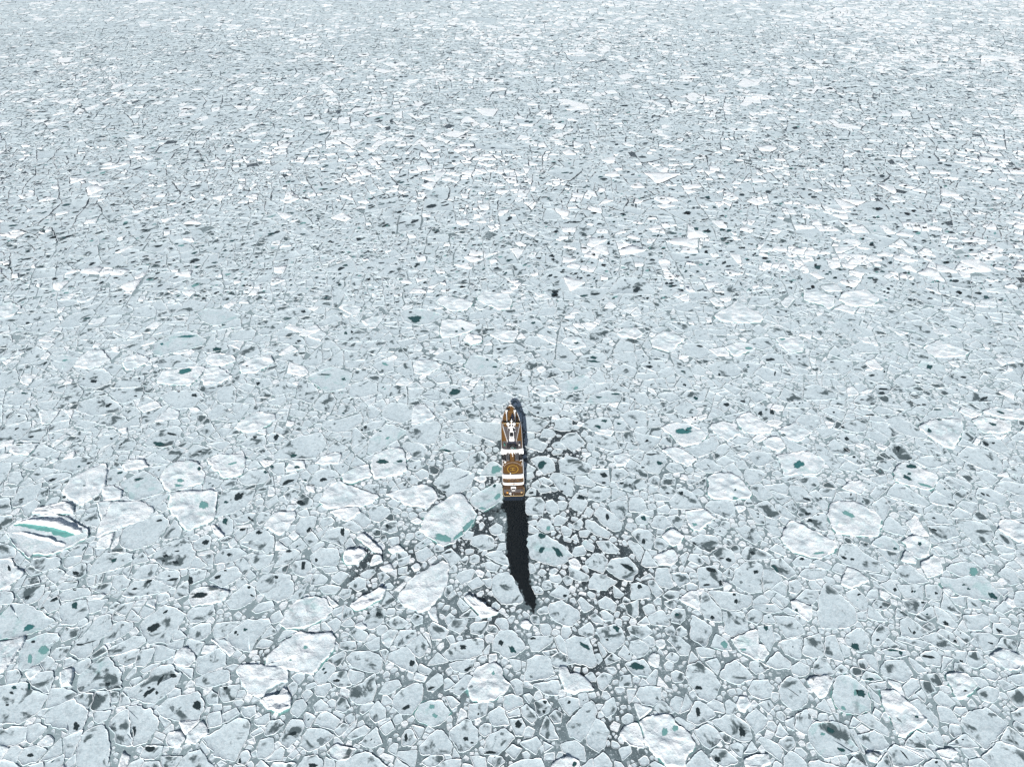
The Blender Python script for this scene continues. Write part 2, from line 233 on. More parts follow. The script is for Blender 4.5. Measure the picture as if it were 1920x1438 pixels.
# ------------------------------------------------------------------ measured outlines, decimetres on the water
FLOES = """
I|-2723,2359 -2625,2292 -2566,2249 -2562,2285 -2477,2270 -2454,2285 -2398,2314 -2360,2359 -2318,2396 -2340,2443 -2421,2482 -2503,2534 -2595,2554 -2706,2538 -2771,2498 -2791,2435
tL|-2592,4072 -2490,4128 -2341,4199 -2325,4272 -2505,4392 -2614,4362 -2717,4214 -2656,4086|u -2499,4320 63,4 7,-18;u -2646,4217 12,0 7,-17
stL|-463,2404 -411,2366 -366,2336 -314,2359 -269,2419 -211,2506 -201,2554 -285,2705 -336,2705 -445,2611 -489,2538 -514,2450|t -373,2387 40,-13 -3,-22;t -238,2482 29,39 11,-13;t -292,2406 27,28 7,-10
sL|1650,4532 1810,4501 1972,4517 2004,4597 1933,4695 1846,4814 1738,4712 1616,4613
sL|2699,4849 2783,4746 2929,4746 3045,4849 2999,5009 2797,4973
stL|-1937,2578 -1881,2530 -1832,2466 -1792,2443 -1716,2490 -1671,2522 -1723,2713 -1754,2739 -1892,2731 -2000,2722 -1976,2628|t -1770,2624 26,0 12,-33
stL|1784,2482 1787,2423 1885,2408 2007,2400 2074,2522 2068,2554 2013,2620 1968,2653 1837,2645 1782,2546|t 1906,2558 25,-20 -9,-12
tL|-1371,3730 -1275,3644 -1169,3693 -1145,3768 -1137,3857 -1297,3936 -1403,3870 -1456,3793|T -1341,3842 46,0 2,-9;T -1192,3791 15,0 3,-14
sL|-294,4866 -218,4780 -98,4695 -17,4712 1,4814 -27,4937 -242,4973
t|-2450,4532 -2340,4469 -2237,4501 -2166,4613 -2348,4704 -2492,4704 -2541,4662
t|-845,4532 -750,4469 -639,4501 -543,4613 -703,4704 -848,4704 -905,4662|T -773,4556 46,0 6,-54;k -820,4659 16,0 2,-13
p|-1358,2995 -1209,3006 -1169,3125 -1229,3238 -1373,3196 -1435,3135 -1467,3045 -1482,2996|T -1352,3026 22,6 5,-13
stL|2680,3186 2709,3115 2754,3080 2840,3165 2910,3259 2965,3367 2755,3356 2637,3291|T 2695,3254 7,-15 -13,-14;T 2814,3359 16,0 -5,-11
sL|-535,4302 -434,4317 -310,4392 -278,4469 -405,4548 -555,4548 -559,4377|T -430,4383 13,0 1,-14;T -384,4415 14,-14 -3,-12
s|-2588,2687 -2502,2645 -2470,2620 -2408,2705 -2413,2792 -2450,2892 -2489,2963 -2566,2911 -2631,2837 -2636,2731|k -2602,2683 8,0 5,-9;T -2528,2775 7,0 3,-6
sL|-2248,3718 -2222,3819 -2216,3936 -2332,3923 -2501,3883 -2500,3743|u -2342,3881 42,17 12,-23
st|-2036,2748 -1995,2726 -1935,2757 -1836,2792 -1845,2856 -1915,2958 -1987,2987 -2092,2958 -2112,2856|t -1973,2815 25,0 5,-13;t -1968,2775 25,0 4,-11;T -1898,2911 9,0 6,-17
sL|-1100,1762 -1141,1699 -1147,1655 -1048,1642 -961,1620 -907,1610 -889,1666 -864,1694 -841,1733 -846,1785 -869,1820 -953,1811 -1030,1820 -1085,1785|t -977,1744 9,0 2,-10;t -1032,1680 6,0 1,-5
s|-532,1966 -446,1935 -419,1948 -354,2030 -346,2076 -331,2144 -336,2213 -370,2234 -410,2213 -518,2130 -546,2076 -583,2017
st|1645,2939 1632,2856 1717,2869 1851,2869 1919,2968 1911,3006 1843,3065 1733,3045 1637,3026|u 1753,2949 31,14 -2,-30
sL|-1048,2595 -956,2616 -849,2620 -796,2653 -771,2696 -903,2748 -975,2783 -1022,2819 -1099,2748 -1109,2645
tL|-286,3870 -221,3831 -126,3844 -80,3963 -213,4072 -311,4072 -344,3923|T -182,4017 11,-7 -2,-12;T -124,3932 22,0 0,-11
sL|1507,2299 1596,2263 1648,2263 1737,2307 1759,2351 1700,2412 1625,2474 1563,2513 1464,2381|t 1641,2288 37,4 -2,-7
s|-2275,2396 -2166,2466 -2065,2522 -2029,2587 -2146,2653 -2303,2645 -2301,2611 -2293,2435
sL|3108,4044 3352,4072 3398,4114 3326,4199 3261,4272 3086,4170
stL|-849,2902 -824,2828 -657,2874 -638,2911 -662,3026 -683,3085 -767,3090 -850,3035 -865,2958|T -792,2972 33,0 3,-19;T -690,2977 19,0 1,-11
sL|1057,4185 1170,4114 1222,4170 1320,4287 1226,4377 1177,4392 1054,4272
sL|2461,4814 2541,4780 2568,4704 2629,4746 2686,4901 2572,4973 2459,4973 2418,4849
sL|-503,4679 -359,4695 -319,4797 -424,4866 -583,4901 -624,4831
p|-2108,2336 -2037,2310 -1943,2359 -1924,2435 -1918,2498 -1959,2538 -1997,2558 -2120,2485 -2153,2450 -2133,2366|k -1978,2513 16,4 4,-7
sL|1164,2766 1137,2705 1169,2675 1296,2666 1379,2687 1402,2722 1360,2837 1309,2874 1222,2874 1167,2837|t 1292,2675 15,0 -3,-14;T 1312,2741 7,0 -2,-8
p|-2766,3401 -2634,3434 -2622,3491 -2781,3608 -2844,3596 -2929,3537 -2912,3457|k -2801,3537 11,0 5,-10;k -2722,3505 13,14 10,-14
p|-3474,4431 -3354,4469 -3351,4646 -3401,4695 -3549,4613 -3547,4454|T -3385,4568 22,8 8,-14
p|3129,4392 3200,4287 3275,4302 3265,4423 3254,4548 3099,4517 2977,4438
p|-3856,4462 -3773,4501 -3640,4564 -3682,4646 -3942,4646 -3922,4501|k -3821,4501 16,6 10,-15;k -3749,4646 21,0 4,-8
p|-2336,3526 -2246,3468 -2143,3491 -2120,3584 -2172,3657 -2365,3657 -2410,3596|k -2182,3611 21,-5 4,-16;k -2306,3654 14,0 4,-11
st|-4127,4564 -4074,4564 -3986,4613 -3998,4729 -4128,4814 -4190,4763 -4244,4763
s|-3178,3943 -3033,3910 -2987,3949 -2946,4017 -3061,4142 -3154,4128 -3184,4044
p|-1839,4556 -1631,4613 -1620,4679 -1708,4746 -1917,4646 -1983,4564|T -1793,4568 36,6 5,-18;k -1682,4670 18,0 5,-21
tL|-2512,1922 -2547,1898 -2480,1785 -2450,1788 -2348,1805 -2268,1846 -2242,1889 -2361,1947 -2429,1980 -2509,1984|u -2345,1849 19,14 13,-13
sL|1016,3217 1074,3110 1170,3135 1247,3196 1230,3249 1152,3324 1035,3324 970,3281|u 1097,3247 46,-6 -6,-23;u 1145,3272 26,9 0,-14
stL|2281,2810 2360,2779 2448,2744 2481,2757 2557,2846 2469,2930 2414,2972 2351,2939 2303,2883|T 2433,2932 33,-4 -9,-18;T 2365,2837 19,-17 -10,-13;T 2389,2869 12,0 -5,-10;t 2443,2775 37,-16 -7,-10
t|-2302,2757 -2251,2731 -2226,2687 -2180,2658 -2111,2692 -2036,2731 -2114,2828 -2225,2902 -2322,2801|T -2227,2826 21,9 7,-11
p|2792,2977 2866,2911 2926,2874 2967,2892 2995,2949 3011,3065 2858,3105 2762,3026
p|-439,2766 -374,2692 -343,2705 -280,2739 -237,2810 -224,2879 -344,2920 -411,2911 -462,2801|k -400,2722 12,0 1,-12
p|-3018,3718 -2903,3687 -2843,3743 -2831,3819 -2953,3910 -3019,3896 -3067,3768|k -2945,3768 21,0 10,-20;k -3033,3796 9,0 4,-8
p|1444,3831 1541,3806 1657,3857 1614,4003 1516,4003 1415,3949|k 1478,3842 9,0 -4,-15
t|-878,3040 -840,3065 -736,3165 -675,3254 -822,3324 -907,3176 -901,3055|T -851,3248 11,0 1,-6;t -795,3184 13,12 5,-9
p|-635,3155 -525,3120 -484,3135 -462,3291 -489,3351 -616,3313 -687,3238
d|-2344,1539 -2259,1395 -2217,1391 -2131,1391 -2082,1434 -2074,1483 -2083,1519 -2169,1539 -2181,1565 -2204,1575 -2313,1555|T -2247,1549 11,0 5,-9;k -2245,1525 9,0 4,-7;k -2232,1470 7,0 3,-5;T -2183,1557 6,0 10,-18
stL|-1799,2902 -1724,2837 -1626,2865 -1630,2920 -1658,3035 -1817,3035 -1883,2987|t -1712,2956 25,7 4,-8
p|-2329,3916 -2282,3963 -2458,4086 -2592,4031 -2557,3923
p|1506,1910 1499,1849 1555,1841 1653,1858 1689,1886 1704,1966 1673,2011 1638,2083 1610,2100 1549,2017
t|91,2321 96,2263 160,2231 229,2210 259,2220 327,2270 295,2314 249,2366 190,2404 148,2427 93,2404 83,2381|T 163,2406 20,0 -1,-20;T 157,2310 13,-6 -7,-22;T 247,2294 19,-37 -11,-9
s|-663,2662 -594,2628 -483,2599 -436,2679 -451,2739 -527,2788 -616,2757 -734,2709
d|-1302,4250 -1168,4257 -1109,4362 -1197,4423 -1285,4431 -1367,4362|T -1285,4362 12,0 5,-24;k -1240,4377 10,0 3,-18
sL|-1933,3857 -1833,3870 -1734,3990 -1785,4072 -1913,4031 -1973,3936|k -1919,3941 10,0 2,-8
sL|567,1307 597,1262 654,1214 709,1214 727,1258 766,1289 775,1311 747,1358 709,1386 687,1427 583,1415 556,1395|t 655,1353 11,0 -3,-18;t 703,1369 12,0 -2,-13
p|-796,3345 -714,3329 -661,3378 -668,3503 -823,3537 -873,3423
sL|-1720,3238 -1637,3249 -1559,3356 -1581,3412 -1691,3434 -1782,3345 -1798,3281
stL|2028,4185 2068,4100 2168,4128 2215,4243 2188,4317 2009,4287|t 2066,4279 20,0 -5,-16
p|-3708,3857 -3596,3669 -3550,3669 -3518,3693 -3474,3768 -3563,3896 -3668,3870
p|-1865,2227 -1822,2192 -1699,2192 -1689,2278 -1769,2381 -1839,2374 -1894,2329 -1910,2263|k -1847,2270 15,0 4,-9;k -1778,2229 18,-3 2,-10;k -1847,2239 9,0 3,-6;k -1799,2301 13,5 3,-5
sL|1491,3233 1662,3228 1689,3270 1641,3356 1574,3434 1476,3367
s|-2166,3730 -2065,3730 -1984,3819 -2134,3936 -2214,3910 -2189,3793
d|-2240,3104 -2146,3115 -2126,3249 -2164,3291 -2261,3281 -2322,3217 -2325,3125|T -2233,3130 35,-8 6,-21;k -2188,3222 28,-7 3,-12
stL|3028,3238 3137,3228 3213,3249 3282,3345 3087,3389 3025,3356|T 3137,3313 18,-14 -10,-13
p|1289,4086 1373,4017 1490,4100 1418,4228 1317,4228 1283,4185|k 1418,4188 20,-10 -5,-12
stL|-1131,1868 -1090,1846 -1015,1846 -966,1868 -901,1922 -898,1947 -942,2011 -1000,2021 -1080,2001 -1099,1966 -1119,1916
p|-242,3228 -119,3150 -70,3186 -72,3324 -302,3351
t|-3296,3923 -3201,3831 -3183,3936 -3180,4037 -3332,4086 -3394,4024|t -3277,4010 18,6 7,-11
p|-1625,2554 -1559,2587 -1510,2653 -1503,2739 -1620,2739 -1696,2731 -1673,2530|k -1591,2687 20,11 15,-26;T -1648,2647 14,0 3,-10;k -1574,2711 9,0 3,-9
p|636,3916 698,4044 680,4114 511,4072 470,3963|T 599,4044 22,0 -2,-18;T 595,3999 43,-6 -2,-13
p|-1105,3596 -1036,3590 -935,3632 -943,3730 -1007,3787 -1117,3743 -1132,3657
p|-1809,1846 -1766,1808 -1716,1765 -1677,1773 -1641,1762 -1634,1785 -1619,1844 -1613,1922 -1688,1960 -1735,1973 -1744,1954 -1805,1889|k -1744,1846 24,16 12,-14;k -1715,1935 7,11 6,-5
d|-2642,3520 -2534,3584 -2560,3699 -2761,3681 -2777,3632|k -2581,3602 11,0 4,-8
tL|2272,2030 2377,2005 2446,1998 2467,2037 2448,2137 2386,2151 2291,2123 2226,2137 2200,2090|T 2431,2024 14,-10 -12,-12;T 2330,2067 7,-4 -5,-6;T 2317,2090 9,0 -3,-5
d|2037,3705 1992,3573 2034,3561 2205,3573 2224,3644 2138,3730 2087,3718
p|-1132,3238 -1063,3249 -979,3345 -1007,3423 -1114,3367 -1242,3345 -1237,3291
t|378,3644 496,3681 574,3768 509,3844 378,3768 312,3718|t 443,3691 17,9 2,-13
p|-7,4072 109,4142 35,4221 -141,4199 -139,4086|k -99,4152 16,0 0,-13
p|-2849,4581 -2887,4695 -2960,4763 -3066,4712 -3034,4597
s|-700,3870 -601,3831 -507,3949 -586,4010 -711,4003 -710,3923
s|-66,4257 18,4243 53,4392 -111,4407 -178,4332
d|142,3423 200,3389 297,3417 329,3457 288,3537 167,3537 84,3503|k 173,3429 10,0 0,-10;k 129,3503 11,0 0,-8;k 258,3457 10,0 0,-8
tL|-203,2611 -164,2578 -114,2620 -56,2674 -59,2784 -92,2801 -232,2696 -243,2645|T -104,2773 9,0 0,-12;t -84,2687 11,-9 -10,-24;t -168,2601 19,-4 -1,-7
d|2028,3949 2112,3910 2161,3949 2191,4072 2070,4107 2010,4072|k 2108,4024 11,0 -3,-8
p|-1985,4272 -1981,4377 -2045,4446 -2166,4362 -2141,4257
stL|1634,4051 1828,4156 1802,4214 1725,4243 1601,4185|t 1774,4159 26,-8 -6,-15
p|1748,2224 1827,2185 1917,2164 1947,2234 1890,2285 1851,2351 1790,2351 1739,2278|k 1768,2259 13,-10 -6,-8;k 1808,2250 7,-6 -6,-7
p|-1659,1602 -1668,1586 -1694,1565 -1723,1534 -1694,1496 -1637,1488 -1574,1481 -1536,1534 -1514,1581 -1515,1618 -1546,1626 -1574,1658 -1629,1653 -1660,1628|k -1632,1524 15,20 10,-8;k -1601,1583 3,21 7,-3;k -1548,1604 14,0 4,-11;k -1593,1524 6,0 3,-8;k -1637,1548 7,0 2,-5
p|-1235,2017 -1178,1992 -1125,2024 -1106,2050 -1152,2154 -1286,2158 -1307,2130 -1310,2070|k -1221,2136 9,0 3,-10
t|619,3526 735,3549 761,3638 648,3657 545,3620 506,3532|T 595,3590 18,0 -1,-9;T 713,3623 33,-5 -2,-10
sL|-189,1519 -177,1486 -78,1493 -39,1524 -9,1565 -40,1602 -51,1645 -87,1666 -123,1661 -163,1634 -182,1586 -205,1544|d -185,1552 10,0 0,-6;t -86,1615 7,0 0,-10
sL|-2200,3963 -2104,3943 -2023,4003 -2065,4072 -2214,4100 -2253,4044
s|-2762,2242 -2648,2050 -2607,2057 -2565,2103 -2541,2158 -2618,2206 -2662,2252 -2719,2249|k -2635,2189 6,3 14,-16
d|1157,2076 1201,2050 1271,2047 1320,2220 1240,2238 1166,2178 1133,2117|k 1274,2171 15,3 -1,-10;d 1179,2107 8,0 -2,-8
p|139,4369 245,4454 230,4532 125,4548 28,4469|T 168,4504 18,0 0,-17
p|2359,3819 2455,3923 2494,4003 2344,4017 2278,3990|k 2335,3990 15,0 -4,-11
sL|-2767,3890 -2670,3963 -2666,4031 -2785,4100 -2835,4044 -2826,3949
s|3212,3389 3358,3362 3439,3401 3426,3457 3240,3480 3139,3445|T 3256,3429 19,-15 -8,-11
s|-1238,1591 -1187,1524 -1133,1508 -1104,1514 -1103,1544 -1074,1565 -1018,1586 -1029,1626 -1111,1645 -1186,1655 -1258,1655 -1272,1634
p|821,2883 880,2874 952,2977 943,3045 880,3085 824,3035 784,2949|T 905,2963 22,-6 -4,-13;k 797,2925 10,0 -1,-8;k 866,3037 33,0 -1,-8
td|-1969,1570 -1940,1531 -1880,1542 -1815,1542 -1758,1544 -1782,1581 -1798,1618 -1841,1655 -1885,1694 -1926,1694 -1955,1645 -1980,1612|k -1833,1566 11,0 4,-9
p|1983,1158 2119,1158 2167,1271 2126,1289 2069,1311 1964,1253
p|775,3286 879,3302 894,3445 821,3457 708,3412|k 817,3334 10,0 -1,-8
p|-1833,1334 -1832,1293 -1803,1227 -1764,1175 -1691,1175 -1680,1209 -1682,1253 -1687,1284 -1715,1316 -1739,1358 -1770,1381 -1820,1367
p|1825,4171 1874,4142 1982,4199 1970,4302 1860,4302 1793,4243
p|-1981,3526 -1876,3537 -1921,3681 -1982,3762 -2044,3644
p|1794,3755 1884,3768 1919,3857 1818,3949 1728,3857|k 1879,3855 5,-2 -10,-25
td|1268,1358 1265,1321 1278,1275 1306,1251 1391,1266 1462,1275 1442,1325 1442,1376 1406,1395 1324,1395 1290,1381|T 1366,1358 12,-9 -8,-8;t 1330,1344 11,0 -2,-6;T 1384,1280 15,-6 -4,-6
tL|1428,1468 1461,1439 1522,1432 1578,1449 1590,1478 1595,1539 1563,1586 1536,1610 1488,1602 1431,1508|T 1563,1523 18,-8 -11,-14;t 1541,1525 9,0 -4,-11;t 1460,1456 8,-6 -6,-6
p|2051,4763 2139,4814 2128,4901 1998,4901 1924,4763
t|3033,3806 3099,3844 3135,3949 2999,4003 2941,3949|T 3019,3933 18,-6 -15,-26
p|2548,4100 2736,4114 2727,4214 2638,4243 2526,4170
s|1734,3207 1807,3145 1930,3238 1854,3334 1722,3259|T 1740,3211 12,0 -4,-11
d|2494,2427 2525,2347 2608,2366 2649,2419 2659,2482 2553,2517 2478,2506
sL|1642,1473 1651,1415 1651,1339 1668,1334 1773,1386 1806,1405 1760,1483 1728,1524 1690,1539 1652,1534|d 1682,1403 7,-9 -4,-3;T 1766,1417 8,-2 -3,-5
p|-2726,2906 -2647,2883 -2569,2958 -2578,3006 -2636,3026 -2788,2987 -2787,2920|k -2592,2963 13,8 5,-7;T -2637,2932 9,0 4,-8
s|434,4142 562,4185 514,4317 419,4302 373,4243|T 490,4225 18,0 -1,-15
p|-1276,1289 -1237,1258 -1194,1240 -1154,1231 -1147,1266 -1129,1316 -1130,1367 -1143,1400 -1187,1412 -1240,1381 -1317,1325
p|-1361,1814 -1357,1779 -1312,1744 -1247,1722 -1232,1725 -1218,1802 -1175,1871 -1201,1895 -1298,1892 -1340,1849|T -1292,1835 11,0 2,-8;k -1334,1821 2,11 6,-3;k -1320,1811 5,0 1,-5
t|-2319,1744 -2306,1694 -2284,1645 -2250,1631 -2200,1661 -2177,1705 -2190,1750 -2166,1785 -2188,1817 -2254,1820 -2322,1779|k -2283,1774 10,0 4,-7;t -2210,1733 24,0 14,-25;t -2251,1686 9,0 12,-22
p|1942,1358 1970,1321 1993,1284 2084,1339 2147,1391 2117,1434 2095,1456 2015,1444 1959,1415|d 2101,1427 15,-5 -6,-7
p|-89,2024 -55,1982 40,1985 57,2005 24,2090 -22,2175 -97,2144 -102,2076
d|-2585,3705 -2615,3831 -2764,3793 -2805,3693|k -2639,3796 8,0 5,-13;k -2704,3803 9,0 3,-8
s|1299,3238 1365,3155 1469,3228 1428,3324 1358,3334 1292,3302
s|-582,3334 -507,3389 -593,3514 -659,3503 -660,3313
d|2058,4629 2132,4581 2237,4629 2250,4729 2073,4712|k 2149,4665 13,0 -4,-12;k 2214,4665 9,0 -3,-10
p|-428,3969 -359,4044 -456,4142 -512,4114 -580,4044
p|1145,3016 1266,3065 1310,3145 1292,3207 1175,3125 1078,3094
stL|839,4317 946,4287 1014,4347 966,4431 879,4431 806,4362
p|-715,1158 -488,1158 -494,1197 -545,1235 -607,1275 -669,1253 -728,1227
d|3100,3768 3161,3718 3258,3755 3258,3844 3189,3896 3121,3857|k 3202,3812 19,-6 -7,-11
p|-2045,1832 -2074,1770 -2076,1753 -2073,1716 -2036,1694 -1995,1697 -1976,1711 -1966,1779 -1947,1858 -1982,1916 -2029,1913 -2039,1898|k -2052,1759 19,0 3,-5;k -2015,1770 26,9 2,-3
p|-1627,3608 -1494,3657 -1501,3718 -1634,3780 -1678,3657
p|930,2603 961,2599 1089,2603 1071,2696 1034,2739 992,2757 949,2705 908,2653|k 989,2718 10,-9 -8,-12
s|2755,2359 2818,2374 2890,2474 2856,2482 2806,2522 2756,2522 2691,2450
p|-1378,2314 -1307,2296 -1286,2329 -1297,2389 -1367,2443 -1418,2450 -1458,2419 -1471,2344|k -1394,2427 16,-2 3,-12
p|-2148,2164 -2079,2192 -2019,2242 -2027,2288 -2190,2292 -2209,2220 -2202,2144|T -2113,2242 12,7 8,-11
p|-2272,4100 -2125,4156 -2157,4228 -2256,4272 -2317,4156|T -2204,4142 33,-5 9,-32
p|-401,3561 -259,3620 -348,3705 -420,3730 -469,3669|T -391,3650 34,10 5,-31
s|-1276,2404 -1245,2450 -1218,2538 -1234,2578 -1352,2570 -1382,2474
p|-3989,4332 -3902,4185 -3852,4185 -3793,4243 -3852,4332 -3946,4347
p|73,3259 159,3238 249,3334 177,3378 75,3401
p|-1546,1434 -1504,1415 -1442,1405 -1366,1410 -1357,1458 -1372,1493 -1415,1531 -1545,1493 -1563,1454|k -1392,1468 13,5 14,-19;d -1498,1456 10,0 5,-12
p|3681,4423 3785,4485 3810,4613 3739,4629 3677,4581|k 3781,4568 10,0 -6,-11
t|-2117,4454 -2160,4564 -2201,4551 -2286,4416 -2285,4407|T -2268,4474 14,0 5,-14
d|2353,3006 2377,2968 2466,2998 2478,3055 2466,3135 2400,3145 2330,3065|k 2424,3089 14,0 -11,-24
p|-142,3532 -74,3508 16,3596 -76,3657 -198,3620
s|-1113,4438 -1060,4438 -1010,4629 -1151,4564 -1190,4532
p|185,4170 288,4228 206,4317 129,4317 86,4228
d|789,1596 809,1570 836,1508 865,1481 906,1508 949,1565 916,1618 891,1645 872,1677 804,1645|k 842,1548 13,-5 -5,-8
p|-937,3844 -848,3896 -871,4003 -946,4017 -1017,3949|t -922,3965 26,-15 -1,-13
d|3105,3537 3270,3549 3326,3608 3183,3657 3090,3596|k 3226,3579 36,12 -6,-16
p|525,3249 660,3291 641,3389 499,3356 458,3302|T 604,3348 19,-3 -2,-14;T 562,3291 18,-14 -6,-16
p|520,3115 619,3065 670,3094 662,3186 531,3228 511,3176
p|-2010,1391 -1967,1372 -1921,1367 -1896,1346 -1849,1367 -1851,1410 -1865,1449 -1906,1463 -1958,1498 -2019,1454 -2052,1415|k -1880,1376 13,-3 4,-17
sL|-995,2810 -958,2792 -902,2819 -842,2856 -877,2949 -967,2920 -1029,2856
d|-3303,3503 -3306,3632 -3389,3657 -3438,3608 -3437,3514|T -3364,3632 23,0 7,-12
s|1002,2987 1073,2934 1137,2996 1079,3065 1024,3105 935,3075
p|-2807,2628 -2758,2679 -2791,2801 -2871,2766 -2901,2705 -2861,2611|k -2843,2670 13,4 5,-7
p|-1933,4044 -1871,4100 -1921,4199 -2013,4199 -2028,4086
sL|-1263,4597 -1227,4646 -1223,4729 -1347,4763 -1414,4729
p|1164,3384 1226,3401 1251,3445 1184,3561 1076,3468
p|543,2137 614,2110 663,2185 617,2263 557,2256 527,2249 491,2192|k 609,2199 29,-18 -6,-12;d 521,2199 13,-10 -5,-8
p|3411,4438 3508,4423 3574,4501 3457,4564 3366,4469|T 3459,4446 20,-19 -7,-10
p|1032,3877 1122,3936 1109,4003 1006,4017 930,3949|k 997,3936 22,0 -3,-19;k 1002,3983 9,0 -2,-12
p|1048,1954 1112,1944 1166,1960 1200,1985 1216,2024 1121,2047 1016,2057 997,2047|k 1126,2034 7,0 -2,-9;k 1125,1995 7,-3 -8,-14
p|1899,3976 1992,3963 1989,4086 1895,4100 1817,4031|k 1892,4020 33,7 -3,-16
p|376,3065 465,3135 417,3238 352,3228 305,3155
s|222,3596 340,3657 297,3718 172,3718 132,3657|k 175,3661 11,-3 -1,-8
d|-1913,2024 -1823,2037 -1757,2057 -1736,2076 -1847,2123 -1898,2123 -1950,2110 -1978,2030|k -1870,2110 13,7 5,-8;k -1926,2067 11,6 4,-6
p|263,1727 259,1661 316,1666 376,1647 393,1655 364,1799 289,1802 256,1779|T 346,1750 24,-16 -5,-8
p|-2666,3313 -2555,3275 -2521,3345 -2594,3412 -2685,3401 -2708,3324
p|1941,3249 2018,3324 2037,3401 1921,3406 1865,3345
p|-1115,2761 -1096,2792 -1041,2865 -1072,2902 -1148,2911 -1193,2874 -1199,2783|k -1126,2826 17,4 5,-15;k -1182,2779 12,0 2,-7
sd|-1599,1966 -1504,1979 -1440,2005 -1438,2050 -1527,2076 -1614,2070 -1634,2030|k -1582,2027 36,8 7,-14
d|2196,3238 2286,3249 2349,3367 2183,3334 2133,3281|k 2150,3286 11,0 -3,-9
d|270,2757 312,2705 351,2696 366,2819 296,2874 243,2883 227,2837|k 318,2792 9,0 0,-8;k 291,2731 8,0 0,-8
sL|1005,2443 1037,2446 1146,2534 1087,2591 989,2578 978,2522|t 1020,2482 15,0 -2,-11
p|-1581,2783 -1468,2801 -1451,2846 -1499,2911 -1588,2892 -1635,2828|T -1489,2888 13,-6 0,-11
p|331,4613 373,4729 246,4729 197,4597
p|3586,4199 3677,4243 3718,4302 3606,4347 3530,4317|k 3618,4228 12,0 -5,-9
p|-67,1722 -30,1694 11,1705 64,1739 54,1773 6,1835 -58,1835 -85,1802 -94,1733|k -51,1767 13,0 0,-13;T 2,1733 13,-16 -9,-8
d|961,2130 957,2073 1047,2070 1079,2083 1098,2164 1062,2210 974,2192|k 1044,2182 26,-6 -4,-11;k 1073,2103 9,0 -4,-19;k 998,2090 16,0 -1,-6
p|2895,4044 2979,4156 2942,4243 2831,4199
st|-2381,1618 -2352,1620 -2336,1628 -2331,1711 -2327,1773 -2339,1799 -2438,1767 -2466,1762
p|3028,3045 3114,3075 3108,3176 3007,3186 2958,3135|k 2991,3130 9,-13 -12,-13;k 3044,3137 9,0 -6,-10
hL|-2585,2558 -2480,2562 -2508,2611 -2570,2653 -2641,2628 -2717,2603 -2726,2562
p|2727,3687 2821,3705 2839,3831 2760,3831 2693,3768
d|-1059,2227 -1029,2199 -932,2210 -920,2256 -942,2321 -1032,2321 -1080,2270|k -1038,2243 8,0 3,-13
p|-3002,3155 -3002,3249 -3024,3302 -3122,3270 -3128,3165|k -3075,3198 17,9 6,-8
d|2729,2670 2810,2620 2884,2687 2809,2757 2743,2757 2698,2696|k 2749,2713 5,-14 -6,-5;k 2773,2698 8,-10 -5,-5
p|-2220,1910 -2190,1868 -2142,1864 -2102,1904 -2095,1935 -2141,2001 -2234,1992 -2257,1960|T -2183,1969 14,0 10,-20
p|1145,2570 1217,2526 1277,2603 1272,2645 1231,2662 1132,2649 1103,2620
stL|2136,2314 2154,2249 2230,2285 2277,2359 2246,2396 2183,2404 2129,2366|T 2212,2350 10,0 -6,-13
p|504,2490 566,2435 598,2443 615,2482 600,2522 535,2603 505,2620 468,2562|k 538,2538 9,2 1,-21
d|2415,3491 2471,3537 2488,3632 2379,3608 2308,3526|k 2385,3563 14,0 -3,-7;k 2438,3520 14,0 -3,-7
d|423,3526 492,3537 484,3632 377,3632 290,3584|k 406,3608 14,0 -1,-8
p|2507,3793 2554,3755 2614,3768 2687,3883 2629,3896 2507,3831|k 2558,3831 21,0 -6,-14;k 2668,3873 8,0 -6,-13
p|-560,3561 -491,3555 -430,3608 -557,3693 -621,3608
p|182,1922 208,1892 255,1861 288,1858 337,1898 326,1941 300,1960 247,2001 190,1979
p|1494,2934 1552,2949 1608,2987 1611,3055 1503,3065 1457,3026
d|1874,3537 1988,3561 1942,3657 1892,3693 1824,3573
p|-1637,1381 -1600,1296 -1553,1311 -1535,1372 -1530,1395 -1593,1454 -1620,1449 -1663,1468 -1694,1461|k -1622,1358 8,-1 5,-19
hL|-301,4199 -227,4243 -229,4317 -342,4347 -372,4272
d|1241,3543 1303,3549 1350,3657 1203,3657 1171,3608|T 1256,3579 13,-14 -8,-14
d|-290,1680 -166,1699 -136,1739 -138,1791 -217,1785 -285,1762 -309,1727 -318,1705|k -231,1747 18,-3 -1,-11
p|2904,2739 2942,2705 3009,2696 3063,2766 3037,2792 2917,2810 2874,2792
p|-1552,4199 -1601,4302 -1690,4317 -1752,4228|k -1621,4260 18,0 3,-12
p|1201,1483 1230,1451 1277,1458 1316,1493 1329,1539 1309,1586 1274,1604 1223,1570 1202,1534|k 1264,1526 24,-23 -1,-1
p|150,2939 195,2865 257,2902 257,2968 221,3016 160,3021 118,2996|T 181,2949 21,28 15,-21
p|3027,4243 3084,4185 3160,4257 3125,4333 3089,4357 3045,4302
p|-324,3155 -216,3120 -191,3196 -307,3238 -400,3238
p|886,3491 944,3526 922,3632 847,3644 796,3608|k 836,3567 5,0 -2,-12
d|-183,3406 -115,3482 -171,3570 -255,3526|d -199,3474 12,0 1,-20
p|3697,4114 3804,4185 3820,4302 3710,4257
d|-1624,3084 -1552,3125 -1582,3207 -1679,3196 -1714,3125|k -1642,3191 13,0 3,-11
p|3581,4548 3677,4613 3576,4695 3497,4646
t|2762,3373 2931,3401 2933,3480 2833,3474 2759,3412|T 2850,3462 25,0 -5,-10
p|-1395,1954 -1343,1966 -1290,2011 -1313,2070 -1366,2096 -1399,2057 -1444,1985|k -1346,2076 10,0 3,-9;k -1314,2027 10,-4 0,-5
